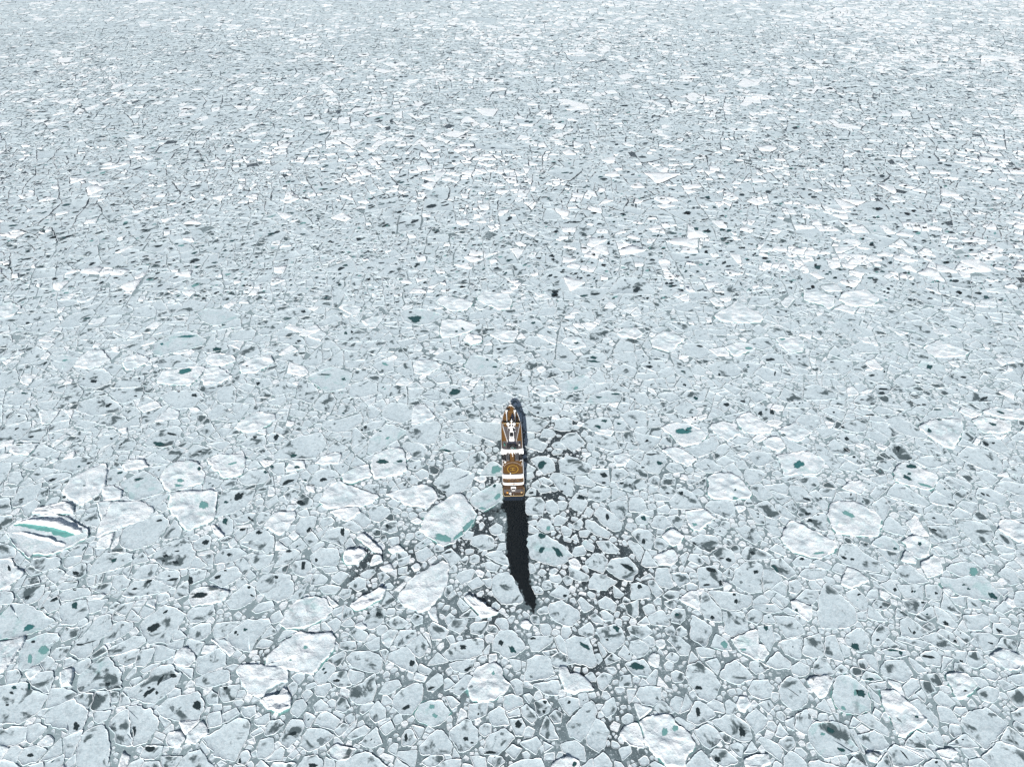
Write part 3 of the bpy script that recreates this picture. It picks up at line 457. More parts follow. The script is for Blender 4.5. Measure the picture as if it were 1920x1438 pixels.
d|1660,3345 1710,3367 1756,3423 1698,3503 1617,3480|k 1653,3423 14,0 -7,-23;k 1736,3440 16,8 -2,-32
p|491,2810 554,2775 574,2783 588,2911 487,2911 455,2856|k 553,2860 22,-6 -5,-20;k 546,2799 12,0 -1,-9
d|638,2757 693,2731 796,2766 799,2824 694,2833 623,2801|k 649,2794 12,6 1,-7;k 699,2783 5,0 -1,-9
d|-755,1666 -719,1642 -670,1626 -609,1623 -600,1672 -615,1699 -671,1725 -754,1722 -774,1688
p|317,3249 382,3259 396,3356 347,3389 287,3356 275,3270
d|1016,2321 1063,2292 1127,2359 1119,2404 1031,2419 961,2374|k 989,2351 8,-7 -6,-9
p|248,1339 289,1314 314,1339 359,1405 371,1454 352,1491 316,1468 252,1405 236,1376|d 335,1441 9,3 1,-5
d|-492,1434 -443,1429 -418,1468 -400,1508 -406,1565 -435,1570 -477,1549 -519,1524 -527,1473|k -466,1461 16,10 5,-7
sL|-3001,3025 -2991,3135 -3147,3125 -3128,3055|T -3111,3130 18,5 11,-16
p|435,1762 456,1716 496,1744 537,1773 542,1796 530,1844 495,1868 411,1844|T 508,1841 13,8 7,-17;k 456,1785 7,0 -1,-7
p|-988,2366 -956,2359 -920,2329 -910,2374 -891,2435 -954,2474 -1026,2435 -1045,2381|k -936,2431 12,3 10,-29
p|148,1591 195,1612 178,1688 121,1708 68,1683 73,1655 56,1581|d 87,1599 7,0 0,-6
p|83,2558 171,2554 190,2645 169,2683 98,2683 78,2645
s|1593,3115 1655,3065 1720,3094 1713,3186 1653,3196 1591,3155
p|1164,2883 1253,2892 1279,2930 1205,3006 1110,2949|k 1199,2937 8,-13 -2,-3
d|2317,2404 2337,2370 2462,2412 2456,2474 2307,2474|k 2338,2446 14,-6 -5,-7
d|-69,3712 9,3730 57,3857 -15,3844 -101,3755|k -23,3831 18,11 2,-7
st|1076,1725 1138,1683 1149,1683 1185,1802 1181,1838 1047,1785|t 1092,1732 15,0 -1,-6
tL|-410,1405 -350,1376 -294,1400 -268,1439 -288,1454 -311,1488 -370,1488 -412,1468 -423,1429|t -353,1463 14,0 1,-11;t -335,1422 12,0 1,-9
D|245,3793 367,3857 323,3923 249,3896 191,3831
p|1403,2775 1488,2819 1528,2865 1501,2911 1413,2911 1397,2865
p|1637,2645 1714,2645 1739,2679 1716,2766 1649,2783 1629,2739|k 1707,2670 19,-8 -5,-10
p|-1480,2076 -1411,2130 -1408,2158 -1452,2206 -1525,2178 -1564,2123|k -1526,2137 15,8 7,-10;k -1498,2177 8,0 2,-6
p|16,3632 115,3596 102,3718 -53,3705
t|-119,2856 -62,2860 -65,2940 -115,2982 -149,2958 -193,2856|t -97,2911 27,0 1,-32
d|2505,2949 2544,2916 2616,2939 2639,2987 2599,3030 2523,3016 2477,2977
d|447,2679 502,2653 571,2696 578,2757 501,2775 445,2739|d 495,2679 15,0 -1,-10
d|-2374,3075 -2376,3145 -2448,3196 -2496,3145 -2481,3065|k -2469,3125 7,9 7,-8
p|909,1358 965,1316 1008,1316 1024,1334 1025,1381 971,1434 866,1400|k 988,1353 12,4 2,-19
d|2039,2100 2108,2100 2152,2110 2096,2213 2034,2206 2004,2164
p|-2403,2792 -2369,2775 -2330,2819 -2322,2892 -2400,2916 -2447,2902|T -2365,2881 15,4 5,-9
p|3314,4581 3450,4679 3393,4729 3305,4695
p|936,1947 948,1904 982,1883 1027,1880 1036,1941 1016,1985 986,2050 959,2030|k 986,1904 12,0 -2,-10
p|-2585,3094 -2515,3155 -2510,3222 -2621,3217 -2632,3135|k -2553,3178 9,0 5,-10
p|-1460,1666 -1454,1634 -1417,1610 -1374,1634 -1325,1655 -1346,1711 -1384,1739 -1423,1716 -1465,1694
d|578,2538 623,2513 656,2578 663,2653 606,2662 552,2636
p|-1475,2242 -1417,2285 -1470,2321 -1549,2321 -1585,2270 -1571,2220|k -1512,2278 12,0 4,-12;d -1550,2291 8,0 3,-10
p|1996,3045 2083,3035 2111,3055 2051,3176 1980,3115|k 2094,3075 13,-12 -10,-14
p|-1146,2396 -1101,2466 -1100,2546 -1193,2538 -1202,2450|k -1123,2444 8,14 10,-9
d|-250,1316 -219,1269 -145,1307 -143,1358 -178,1400 -202,1405 -272,1358|k -198,1325 10,0 0,-9;k -169,1309 8,0 0,-4
p|2169,3356 2232,3445 2145,3491 2065,3457|k 2144,3434 8,0 -3,-9
d|-409,3356 -358,3356 -333,3445 -359,3503 -464,3412
d|1659,2482 1701,2443 1747,2443 1781,2562 1746,2570 1638,2513|k 1672,2512 14,0 -4,-12;k 1734,2555 8,0 -2,-6
p|-2453,2171 -2382,2213 -2408,2263 -2469,2256 -2487,2264 -2547,2250 -2540,2213
d|-1364,1175 -1250,1175 -1230,1209 -1273,1240 -1316,1282 -1357,1266 -1386,1209
p|-1125,3384 -1040,3445 -1075,3514 -1163,3503 -1160,3412|T -1122,3425 10,0 2,-9
p|1698,1618 1727,1591 1781,1575 1838,1612 1833,1645 1824,1683 1754,1677 1709,1655
d|-1691,1448 -1697,1456 -1731,1434 -1740,1400 -1735,1374 -1695,1344 -1682,1316 -1651,1298 -1606,1298 -1607,1300
p|1260,3669 1251,3780 1204,3819 1135,3705|k 1209,3724 10,-11 -6,-11
d|2508,3608 2575,3620 2665,3705 2559,3730 2516,3681|k 2580,3678 39,-6 -5,-11;k 2553,3641 21,0 -4,-10
s|-965,2530 -929,2506 -896,2530 -865,2570 -879,2611 -887,2611 -981,2600 -1038,2578
p|2342,3125 2403,3186 2358,3249 2294,3249 2258,3196
s|1730,2070 1843,2117 1816,2171 1762,2199 1686,2090
p|-787,2513 -741,2498 -690,2578 -749,2636 -803,2611 -814,2562
hL|-778,1941 -736,1954 -650,2011 -641,2063 -676,2070 -774,2011 -810,1966
d|716,2321 751,2314 783,2404 747,2443 700,2458 658,2427|k 717,2366 10,0 -3,-19
p|-2887,3006 -2835,3065 -2951,3125 -2989,3016
d|17,3724 110,3718 151,3819 65,3844|k 63,3837 10,0 0,-15
D|952,1596 987,1575 1030,1568 1103,1594 1084,1634 1044,1680 1004,1666 957,1618
p|1305,1838 1318,1793 1382,1808 1414,1826 1391,1904 1339,1910 1289,1910
d|2725,3514 2793,3468 2834,3537 2814,3608 2701,3561|k 2784,3512 13,-4 -6,-10;k 2709,3537 5,-16 -7,-7;k 2743,3505 14,0 -4,-9
p|-3292,3302 -3184,3356 -3237,3412 -3325,3423 -3318,3334|k -3264,3395 10,0 4,-8
p|92,3104 188,3055 226,3125 157,3181 79,3145
stL|1982,1524 1987,1493 2052,1524 2109,1560 2083,1612 2035,1618 1986,1607|k 2037,1533 9,0 -2,-4
d|-509,1647 -460,1623 -438,1634 -442,1666 -471,1722 -501,1750 -571,1722 -581,1683|k -465,1666 14,0 2,-16
p|-3004,2670 -2931,2546 -2898,2554 -2861,2595 -2919,2679 -2968,2675
s|-2362,2662 -2270,2670 -2284,2731 -2356,2775 -2417,2766
d|-725,1508 -689,1473 -622,1486 -610,1534 -628,1618 -681,1570 -727,1544|d -686,1542 14,-8 -4,-10
d|1435,2546 1485,2522 1518,2538 1495,2620 1475,2662 1389,2628
p|2117,3125 2209,3145 2190,3222 2115,3233 2068,3191|k 2134,3178 8,-13 -11,-13
p|1644,3526 1748,3573 1717,3650 1623,3644
s|220,1602 241,1539 275,1519 321,1539 371,1539 345,1581 292,1618 266,1607 248,1645 214,1642
d|1121,2185 1189,2234 1189,2292 1155,2325 1118,2321 1077,2285|k 1150,2245 14,-3 -5,-12;k 1114,2256 13,0 -1,-5
s|2151,2130 2242,2164 2272,2249 2254,2274 2155,2220
p|2412,2653 2470,2628 2538,2611 2557,2662 2477,2735 2417,2679|k 2522,2626 15,-6 -5,-7
p|-17,1167 128,1167 134,1209 121,1244 42,1240 -18,1214
p|1074,3537 1156,3573 1122,3632 1047,3644 995,3608
hL|-868,2213 -810,2220 -769,2292 -828,2321 -902,2299 -900,2242
p|393,2067 477,2060 543,2110 481,2151 424,2158 398,2123
p|-522,3743 -430,3768 -478,3883 -566,3793
d|-2433,1979 -2383,1998 -2379,2043 -2400,2093 -2501,2070 -2511,2037|k -2447,2014 7,7 8,-8
d|1260,2404 1312,2351 1369,2381 1354,2435 1304,2478 1237,2458
d|1745,2735 1821,2783 1834,2842 1781,2860 1703,2828
d|-1735,3693 -1675,3730 -1716,3793 -1819,3793 -1808,3730|k -1782,3737 17,-9 1,-18
s|-2337,2897 -2213,2930 -2267,2987 -2357,2987 -2376,2939
p|2146,2404 2182,2443 2146,2530 2118,2538 2050,2450
p|1868,1805 1927,1793 2009,1820 1956,1904 1901,1892|k 1940,1821 8,0 -5,-10;k 1925,1838 1,-21 -2,-1
p|399,2199 476,2161 508,2242 489,2281 436,2285 390,2234
p|1053,4058 1146,4024 1157,4086 1052,4156 1021,4114
p|-155,2310 -101,2321 -100,2389 -146,2412 -213,2404 -229,2359
d|1242,2245 1374,2252 1390,2278 1312,2329 1264,2329 1227,2278|k 1289,2288 9,-8 -6,-8
p|3354,4517 3473,4597 3451,4662 3307,4548
p|1592,1756 1632,1722 1673,1733 1707,1785 1699,1838 1670,1846 1590,1791|T 1626,1747 10,-18 -16,-12
s|-47,3976 42,4003 34,4058 -48,4072 -113,4031
p|670,3249 770,3249 734,3356 677,3367 660,3291|T 697,3321 15,0 -1,-10
p|-960,3238 -854,3291 -833,3351 -933,3334 -996,3281|k -953,3289 13,0 2,-12;k -971,3261 9,0 2,-10
p|1296,3844 1365,3831 1400,3883 1353,3963 1286,3910
t|1995,2321 2082,2299 2098,2336 2083,2385 2038,2408 1947,2351|T 2066,2318 10,0 -4,-8
d|1385,2171 1424,2130 1485,2158 1435,2259 1379,2249 1362,2213|T 1378,2189 9,-21 -9,-7
p|-376,1258 -321,1266 -255,1262 -253,1298 -295,1358 -320,1360 -347,1344 -389,1289
s|2261,1666 2289,1634 2325,1634 2382,1672 2379,1699 2317,1739 2238,1699
s|-1144,2958 -1064,2968 -1064,3035 -1096,3055 -1166,3026 -1206,2958
tL|2321,2147 2374,2151 2445,2185 2406,2234 2323,2220 2273,2185|t 2411,2171 18,-10 -18,-22
hL|-187,1948 -147,1901 -103,1910 -62,1929 -121,1966 -173,2005 -225,2037 -246,2011
d|344,2603 399,2574 437,2645 410,2705 378,2718 331,2645|k 401,2686 20,-5 -4,-17
p|-1798,2103 -1717,2070 -1717,2130 -1748,2182 -1831,2171 -1849,2130|k -1749,2123 24,7 5,-9;k -1780,2144 7,0 2,-5
hL|-1089,1458 -1013,1432 -974,1468 -989,1508 -1011,1539 -1034,1549 -1040,1514 -1085,1514 -1122,1488
d|1412,1694 1461,1708 1478,1762 1481,1817 1401,1793 1367,1716
p|-3363,3896 -3379,4003 -3447,4024 -3495,3963|k -3400,3974 4,23 10,-9
p|-1430,1560 -1395,1547 -1326,1565 -1284,1586 -1296,1623 -1324,1636 -1408,1612 -1441,1591
d|-60,1260 -27,1289 15,1334 -28,1367 -104,1339 -120,1262|k -88,1269 23,0 0,-6;d -42,1345 9,0 0,-6
p|-1368,2775 -1285,2783 -1277,2888 -1382,2851 -1382,2801|k -1333,2806 28,16 7,-14
d|-1891,1702 -1832,1716 -1776,1744 -1746,1773 -1771,1808 -1826,1799 -1860,1767 -1908,1733
s|2040,2705 2084,2766 2073,2819 2006,2801 1943,2757
p|697,2574 756,2587 770,2636 751,2683 683,2679 666,2578
t|-387,3055 -292,3084 -358,3145 -407,3135 -466,3080|T -416,3069 46,-6 0,-11
p|409,2466 454,2419 530,2385 544,2427 433,2522 413,2513
p|321,1302 365,1269 396,1302 416,1358 396,1395 369,1412 314,1330
d|-2921,2530 -2870,2443 -2833,2443 -2798,2506 -2832,2550 -2893,2546
t|760,2083 798,2073 828,2083 820,2196 761,2192 738,2123
p|-2186,1571 -2086,1524 -2076,1524 -2091,1591 -2116,1628 -2169,1623 -2192,1581
d|-690,1841 -669,1844 -631,1880 -624,1947 -676,1957 -715,1929 -729,1880|k -659,1921 14,0 2,-12;k -709,1926 8,0 1,-7
s|776,2213 840,2213 884,2256 871,2314 826,2299 755,2263
p|2211,1838 2265,1838 2330,1868 2344,1904 2323,1926 2221,1910
p|-1340,2182 -1280,2220 -1273,2281 -1380,2278 -1396,2234
d|-2221,1348 -2202,1316 -2168,1307 -2140,1298 -2099,1300 -2070,1325 -2096,1376 -2160,1374 -2198,1358
p|2808,2828 2831,2775 2905,2824 2863,2906 2797,2883
d|-855,1275 -787,1307 -760,1339 -824,1369 -885,1362 -898,1298|d -812,1316 11,7 10,-12
d|-1951,1814 -1944,1770 -1911,1773 -1865,1814 -1840,1849 -1853,1874 -1906,1883 -1941,1864
p|1798,3584 1858,3657 1772,3705 1719,3657
s|633,2939 694,2939 733,3026 701,3045 626,3026
p|709,1167 799,1167 818,1209 820,1240 796,1275 774,1262 719,1218
sL|869,2336 915,2359 942,2404 891,2458 820,2404
p|-2738,2788 -2647,2856 -2687,2883 -2778,2865 -2807,2837|k -2743,2824 21,14 7,-9
d|692,2014 706,2050 697,2083 649,2107 612,2090 598,2005|k 653,2080 11,0 -2,-13
p|1537,3608 1599,3669 1502,3743 1469,3705
p|-1946,2127 -1875,2137 -1860,2171 -1868,2220 -1948,2213 -1973,2137
p|1124,1218 1114,1171 1200,1171 1217,1209 1214,1240 1175,1278 1141,1258
d|-880,1167 -780,1167 -789,1209 -787,1240 -829,1262 -863,1249 -886,1209|k -823,1218 18,0 2,-8
sd|1354,1539 1371,1496 1420,1529 1458,1586 1453,1607 1374,1599 1338,1583
p|-1116,2151 -1078,2137 -1046,2199 -1093,2249 -1149,2234 -1156,2192|k -1099,2210 10,-1 4,-26
s|160,1171 264,1171 276,1209 278,1235 228,1253 162,1222|T 259,1222 8,0 -1,-11
sL|-1358,2888 -1258,2920 -1278,2977 -1361,2982 -1374,2911|T -1306,2925 16,0 3,-11
p|2365,2490 2462,2486 2431,2562 2380,2574 2332,2554|k 2375,2530 11,-3 -4,-6
p|-1641,3520 -1561,3503 -1535,3549 -1558,3608 -1664,3549
d|578,1478 621,1466 666,1503 674,1549 630,1557 574,1549 554,1514
p|-2265,1998 -2199,2011 -2135,2030 -2162,2073 -2280,2060 -2290,2024|k -2228,2060 8,0 3,-5
p|781,2466 840,2450 895,2482 863,2546 813,2546 779,2490
p|761,1405 796,1386 831,1395 897,1429 837,1488 817,1486 770,1424|k 815,1439 9,2 -1,-21
p|2441,3412 2540,3417 2549,3457 2464,3503 2423,3457
p|1577,1222 1608,1209 1676,1227 1716,1244 1648,1289 1615,1300 1581,1275|k 1641,1258 8,-18 -3,-2
d|-1584,2412 -1543,2435 -1568,2513 -1609,2546 -1650,2498|T -1609,2506 17,0 7,-22
d|1530,2120 1614,2130 1643,2178 1613,2192 1529,2185 1488,2151
p|625,2815 705,2865 678,2916 610,2911 592,2819
d|-1171,2227 -1135,2299 -1188,2321 -1227,2285 -1251,2199|k -1199,2303 17,0 2,-8
d|1626,2513 1736,2578 1734,2628 1658,2611 1617,2562|k 1676,2560 20,0 -4,-11
p|-2994,2797 -2927,2783 -2922,2828 -2975,2892 -3030,2883 -3012,2828
p|2218,1779 2227,1727 2275,1739 2327,1785 2298,1820 2212,1820|k 2281,1765 10,-4 -4,-5
d|-1410,2856 -1372,2865 -1392,2968 -1458,2958 -1474,2920|T -1466,2934 12,0 4,-13
p|-380,3259 -273,3275 -320,3340 -393,3334 -404,3291
p|-1537,3145 -1466,3145 -1455,3196 -1534,3238 -1572,3196|k -1507,3196 18,-9 1,-29
d|-488,1743 -436,1692 -412,1711 -396,1756 -439,1817 -496,1756
p|-2067,1498 -2056,1458 -2024,1463 -1964,1501 -1951,1524 -2023,1547 -2078,1547
hL|-747,2299 -696,2278 -700,2307 -736,2344 -822,2427 -854,2396
p|-2757,3275 -2693,3324 -2811,3356 -2857,3302
p|973,3302 974,3389 906,3378 883,3281|k 930,3356 9,0 -1,-5
d|2333,3401 2417,3406 2400,3457 2322,3485 2284,3445|k 2380,3406 28,0 -4,-10
d|-946,1284 -914,1325 -899,1372 -908,1400 -959,1410 -976,1362 -987,1316|k -938,1346 18,3 3,-8
d|806,1302 836,1287 895,1321 874,1372 843,1384 781,1362
p|-1548,1796 -1479,1782 -1451,1826 -1471,1868 -1521,1871 -1560,1844
d|1071,1514 1112,1501 1154,1508 1170,1544 1163,1588 1095,1581 1063,1539
D|-1196,2603 -1147,2611 -1152,2662 -1224,2722 -1244,2645|k -1217,2641 24,-10 -1,-14
p|1188,1785 1219,1727 1250,1779 1267,1864 1194,1855|T 1232,1846 11,0 -4,-13
p|1497,1973 1546,2017 1560,2057 1501,2067 1424,2005
s|1394,1948 1451,1886 1471,1898 1498,1960 1422,1998 1403,1992|T 1409,1941 9,0 -3,-10
s|500,1298 557,1289 557,1339 546,1393 486,1376 463,1344
d|1482,1307 1508,1280 1555,1280 1596,1298 1580,1339 1556,1360 1480,1339
d|1419,3434 1491,3514 1445,3573 1393,3514|k 1447,3512 23,0 -4,-17
d|2554,2090 2613,2103 2623,2171 2597,2206 2538,2164
p|-1720,2329 -1694,2307 -1636,2329 -1644,2389 -1679,2419 -1731,2359|k -1666,2362 12,11 11,-13
d|95,1727 127,1725 192,1773 193,1805 97,1802 78,1785|k 97,1791 15,0 0,-6
p|1964,1935 1992,1924 2036,1948 2088,1998 1957,2005|k 2061,1989 11,0 -3,-6
p|2222,1463 2284,1468 2336,1539 2310,1549 2220,1529
p|557,1610 617,1604 642,1628 619,1683 567,1680 523,1661|T 581,1650 36,-3 -3,-15
sd|-1574,1672 -1547,1655 -1499,1650 -1475,1677 -1488,1705 -1539,1744 -1575,1727
p|2517,1966 2589,1966 2623,2024 2607,2057 2559,2050 2524,1998
s|890,1966 936,1948 942,2057 901,2050 841,2005
t|185,2427 235,2443 207,2522 164,2530 137,2466|t 199,2457 11,0 -1,-17
d|490,2296 562,2292 576,2314 523,2374 455,2366
d|878,2705 925,2679 961,2731 936,2775 883,2775 861,2739|k 909,2718 11,-3 -2,-7
p|-341,2234 -318,2206 -268,2256 -329,2321 -381,2288|k -342,2296 19,4 1,-6
p|-76,2231 -20,2210 -23,2242 -53,2307 -113,2299 -142,2278
p|1875,1167 1961,1167 1973,1190 1965,1230 1952,1244 1899,1240
p|677,1868 753,1855 769,1868 752,1941 737,1947 670,1910
p|982,2879 1045,2892 1029,2949 964,2968 935,2920
p|2096,1922 2086,1868 2145,1846 2172,1868 2144,1941 2106,1966|k 2117,1871 7,-9 -9,-8
p|-320,2977 -274,3006 -263,3065 -333,3075 -361,3026
p|-2003,2050 -1970,2076 -1970,2117 -2025,2151 -2069,2144 -2050,2090
d|767,1750 789,1705 827,1711 843,1750 803,1802 766,1808 741,1785
d|1711,1762 1743,1750 1821,1820 1823,1849 1793,1868 1735,1808|k 1749,1784 9,0 -3,-6
p|194,2587 228,2558 266,2570 263,2628 233,2666 194,2653
p|1034,1376 1044,1344 1097,1381 1114,1405 1076,1458 1014,1410
p|1204,1642 1285,1639 1296,1672 1250,1725 1180,1666
p|584,1691 640,1716 650,1750 613,1785 570,1779 554,1739
p|2167,1271 2181,1293 2179,1325 2145,1379 2074,1321
p|257,3191 283,3217 260,3265 203,3270 179,3196
d|-557,1756 -527,1747 -493,1773 -461,1802 -465,1838 -538,1832 -558,1779
p|1991,2242 2030,2224 2078,2292 1965,2321
d|-2243,2134 -2220,2158 -2250,2220 -2281,2224 -2330,2158|k -2274,2161 21,-8 2,-12
p|1414,3125 1489,3145 1529,3186 1448,3201 1393,3155
p|301,2144 345,2113 391,2117 405,2144 297,2213
p|1682,1171 1772,1171 1796,1209 1784,1240 1752,1242 1704,1218|k 1761,1231 6,0 -3,-5
p|-256,2090 -212,2123 -194,2178 -209,2192 -278,2164 -293,2137
d|1386,1618 1419,1610 1479,1612 1468,1688 1440,1697 1403,1666
p|2484,2530 2572,2530 2593,2570 2555,2607 2478,2554
d|570,1817 625,1791 678,1826 657,1861 586,1858 558,1849
p|-579,2902 -523,2953 -567,2987 -627,2968 -628,2920|k -589,2922 7,0 1,-7
p|-674,2423 -634,2443 -649,2513 -721,2490 -727,2450|k -694,2472 6,5 7,-12
d|855,2076 922,2113 913,2164 828,2164
d|-398,1838 -382,1785 -325,1796 -303,1835 -386,1880 -395,1868
d|-2053,1240 -2022,1222 -1974,1235 -1955,1278 -2009,1300 -2057,1284 -2056,1258|k -2014,1258 14,0 4,-8
d|-1857,1493 -1857,1454 -1824,1446 -1785,1456 -1774,1463 -1812,1531 -1870,1531
p|150,1521 205,1514 217,1555 214,1586 91,1565
d|1218,1367 1253,1344 1272,1358 1309,1410 1298,1449 1243,1429|k 1261,1434 8,0 -2,-5;d 1299,1419 7,0 -5,-13
p|-1662,1672 -1620,1683 -1587,1705 -1586,1730 -1652,1750 -1691,1756
d|-266,1634 -219,1618 -184,1634 -166,1691 -294,1666|k -205,1636 13,8 4,-7
d|-1590,2130 -1595,2178 -1633,2185 -1681,2158 -1650,2090|k -1659,2117 11,0 10,-28
d|931,2443 964,2513 934,2554 868,2538|d 909,2507 10,0 -3,-14
p|1809,2692 1865,2687 1907,2748 1819,2757 1796,2731
d|-1535,2490 -1472,2506 -1451,2562 -1504,2570 -1558,2522|k -1475,2526 20,-16 -2,-6
d|-805,1372 -765,1362 -745,1405 -815,1439 -838,1434 -858,1391
p|-2095,1935 -2075,1929 -2046,1947 -2031,2006 -2138,2001
d|2610,2739 2667,2775 2613,2851 2575,2828
p|2259,2587 2326,2554 2347,2611 2258,2653
p|-1285,2653 -1235,2739 -1298,2757 -1330,2705
p|2171,2783 2231,2801 2252,2865 2140,2837
p|1367,1167 1444,1167 1463,1214 1427,1251 1386,1218
d|-784,1552 -750,1560 -725,1560 -746,1591 -763,1631 -817,1618 -836,1586|k -797,1581 14,0 1,-7
p|-1697,2735 -1638,2775 -1640,2824 -1710,2815 -1723,2775
p|-86,1384 -9,1384 -34,1449 -58,1463 -106,1429
p|-2296,1929 -2253,1954 -2295,2024 -2341,2005 -2343,1966|k -2300,2006 11,12 9,-8;k -2335,1957 6,3 5,-5
g|237,2014 275,2005 295,2050 252,2093 187,2037|k 269,2027 11,4 2,-8
d|2466,2192 2513,2213 2508,2270 2472,2292 2433,2263|k 2511,2270 5,-12 -6,-5
p|1928,1661 1983,1653 2006,1694 2000,1725 1948,1725 1912,1699|k 1950,1697 23,-5 -5,-7
D|-2752,2670 -2736,2662 -2700,2705 -2739,2766 -2774,2757 -2774,2750
d|-1308,1514 -1279,1483 -1237,1493 -1234,1529 -1235,1565 -1320,1549|k -1292,1548 8,6 6,-6
d|-1743,1655 -1705,1650 -1685,1677 -1684,1699 -1692,1744 -1748,1727 -1754,1705
p|2182,1410 2215,1386 2242,1381 2288,1458 2260,1463 2186,1434
d|2229,2939 2267,2902 2324,2939 2317,2987 2259,2977
p|-1823,1666 -1787,1650 -1755,1672 -1754,1705 -1763,1739 -1836,1713
d|-251,1817 -226,1855 -218,1898 -283,1898 -313,1849
d|1915,2050 1959,2011 1968,2043 1958,2123 1889,2096|k 1953,2063 9,3 -2,-12
d|2123,1650 2151,1645 2204,1666 2193,1722 2159,1727 2117,1677
p|1923,2670 1985,2662 2008,2722 1907,2731|k 1977,2705 5,0 -4,-11
p|846,1231 879,1214 942,1235 896,1284 853,1280 830,1262|k 857,1240 14,-2 -4,-9
d|780,1880 821,1868 856,1910 858,1947 821,1954 791,1941|T 814,1919 10,0 -2,-9
p|2320,1820 2383,1808 2434,1814 2393,1874 2346,1868|k 2353,1832 12,-9 -7,-8
d|-2119,1175 -2091,1175 -2024,1209 -2073,1231 -2120,1240 -2149,1227
p|2116,2944 2148,2958 2131,3035 2053,3011|k 2116,3014 10,0 -3,-9
d|-285,1171 -222,1171 -220,1209 -212,1242 -258,1240 -294,1227
d|-786,2050 -751,2076 -753,2123 -796,2137 -840,2096
p|-188,1415 -173,1405 -111,1429 -108,1481 -186,1473|k -148,1430 5,0 0,-4
p|-2344,2096 -2332,2161 -2377,2192 -2404,2178 -2412,2137
d|573,1923 603,1898 626,1929 634,2005 563,1973
p|-2340,2189 -2287,2234 -2292,2270 -2372,2263 -2364,2213
p|439,1966 508,1935 524,1979 473,2024 431,1992
d|1495,2206 1559,2206 1591,2249 1534,2270 1481,2234|k 1542,2252 9,-4 -6,-9
p|-2352,2270 -2296,2278 -2302,2351 -2353,2344 -2371,2285|T -2307,2318 4,14 5,-4
p|226,1454 249,1424 296,1468 293,1501 244,1506 204,1493|k 253,1483 8,0 -1,-8
d|2089,1498 2135,1483 2173,1508 2190,1539 2154,1555 2090,1529
sd|-757,1253 -717,1240 -681,1244 -656,1284 -703,1289 -744,1302 -775,1271
d|-198,1820 -160,1808 -128,1832 -116,1883 -184,1877 -200,1861
s|-1340,1309 -1306,1348 -1317,1372 -1348,1400 -1386,1344 -1383,1311
tL|1005,1733 1037,1733 1023,1785 982,1814 941,1750|t 1009,1759 16,0 -5,-19
p|-550,2819 -500,2856 -510,2892 -546,2911 -586,2874
p|-1409,2482 -1378,2506 -1369,2562 -1424,2578 -1441,2530
p|-2068,1325 -2040,1305 -2012,1348 -2005,1372 -2054,1391 -2094,1381
t|-36,1468 -24,1444 50,1473 45,1498 1,1521 -34,1508
d|-1058,1249 -1029,1246 -1002,1275 -1019,1330 -1074,1321 -1070,1275
d|2127,2856 2178,2865 2197,2911 2140,2920 2092,2902|k 2112,2892 7,0 -3,-6
D|157,1323 200,1325 174,1386 151,1424 115,1348
d|-583,1849 -529,1849 -506,1880 -565,1913 -620,1877
d|-2562,1979 -2511,1979 -2506,2005 -2546,2050 -2603,2050
D|545,1167 618,1167 635,1209 593,1235 552,1209
d|1589,3514 1616,3561 1540,3590 1503,3561|k 1569,3547 14,-7 -4,-10
p|-1635,2192 -1608,2213 -1688,2274 -1699,2192
d|1157,1886 1190,1868 1224,1892 1236,1935 1191,1951 1159,1916
d|1446,2037 1489,2083 1468,2123 1429,2110 1405,2050
p|-259,1524 -238,1516 -211,1540 -182,1603 -213,1607 -261,1555
p|1069,1284 1114,1238 1139,1275 1126,1302 1065,1334 1047,1321
d|-885,2090 -846,2158 -896,2178 -939,2130
p|819,2783 864,2775 887,2837 858,2860 813,2828
D|-745,1785 -705,1773 -690,1808 -715,1832 -762,1849 -788,1820
s|-2035,1552 -1994,1560 -2021,1634 -2055,1639 -2077,1623
tL|698,2490 754,2490 777,2538 740,2562 694,2530|T 740,2528 15,0 -2,-16
d|-1266,1929 -1210,1948 -1188,1966 -1208,1998 -1269,1979 -1291,1941
p|-616,1415 -593,1395 -553,1415 -558,1454 -598,1488 -623,1444
p|-2897,2696 -2917,2766 -2980,2739 -2971,2696
p|1789,1886 1837,1883 1804,1947 1784,1973 1748,1904
p|-116,2427 -91,2412 -60,2423 -52,2466 -86,2494 -129,2458
d|-1940,1493 -1871,1456 -1862,1483 -1874,1519 -1917,1526 -1957,1506
p|-954,2040 -892,2043 -876,2076 -931,2093 -990,2076
d|2720,2801 2770,2819 2719,2902 2689,2883
p|-1597,2902 -1527,2939 -1585,2996 -1612,2930
d|1683,1293 1747,1289 1758,1344 1737,1360 1659,1302
s|966,1214 1040,1214 1072,1231 1072,1262 1000,1253 968,1240
d|2330,2307 2400,2314 2416,2359 2310,2351
d|-1050,2458 -991,2506 -1023,2538 -1065,2530 -1077,2498
d|1289,1618 1319,1602 1360,1618 1374,1650 1337,1672 1294,1650
p|-1534,1244 -1492,1244 -1473,1266 -1472,1298 -1547,1298 -1554,1253|k -1523,1284 19,0 5,-12
p|-2135,1686 -2108,1683 -2091,1711 -2091,1753 -2158,1739 -2166,1705
d|2276,1575 2305,1555 2338,1560 2369,1612 2318,1612 2271,1602
p|-549,1524 -498,1560 -517,1586 -571,1575 -598,1519
p|237,2482 280,2482 314,2522 259,2554 232,2522
d|2615,2292 2693,2292 2711,2314 2644,2344 2610,2336
d|-380,1539 -360,1536 -312,1570 -318,1607 -341,1618 -388,1570|k -363,1547 11,4 2,-4
p|340,1205 399,1197 416,1227 383,1271 339,1240
g|1893,1473 1932,1463 1967,1483 1930,1539 1880,1503
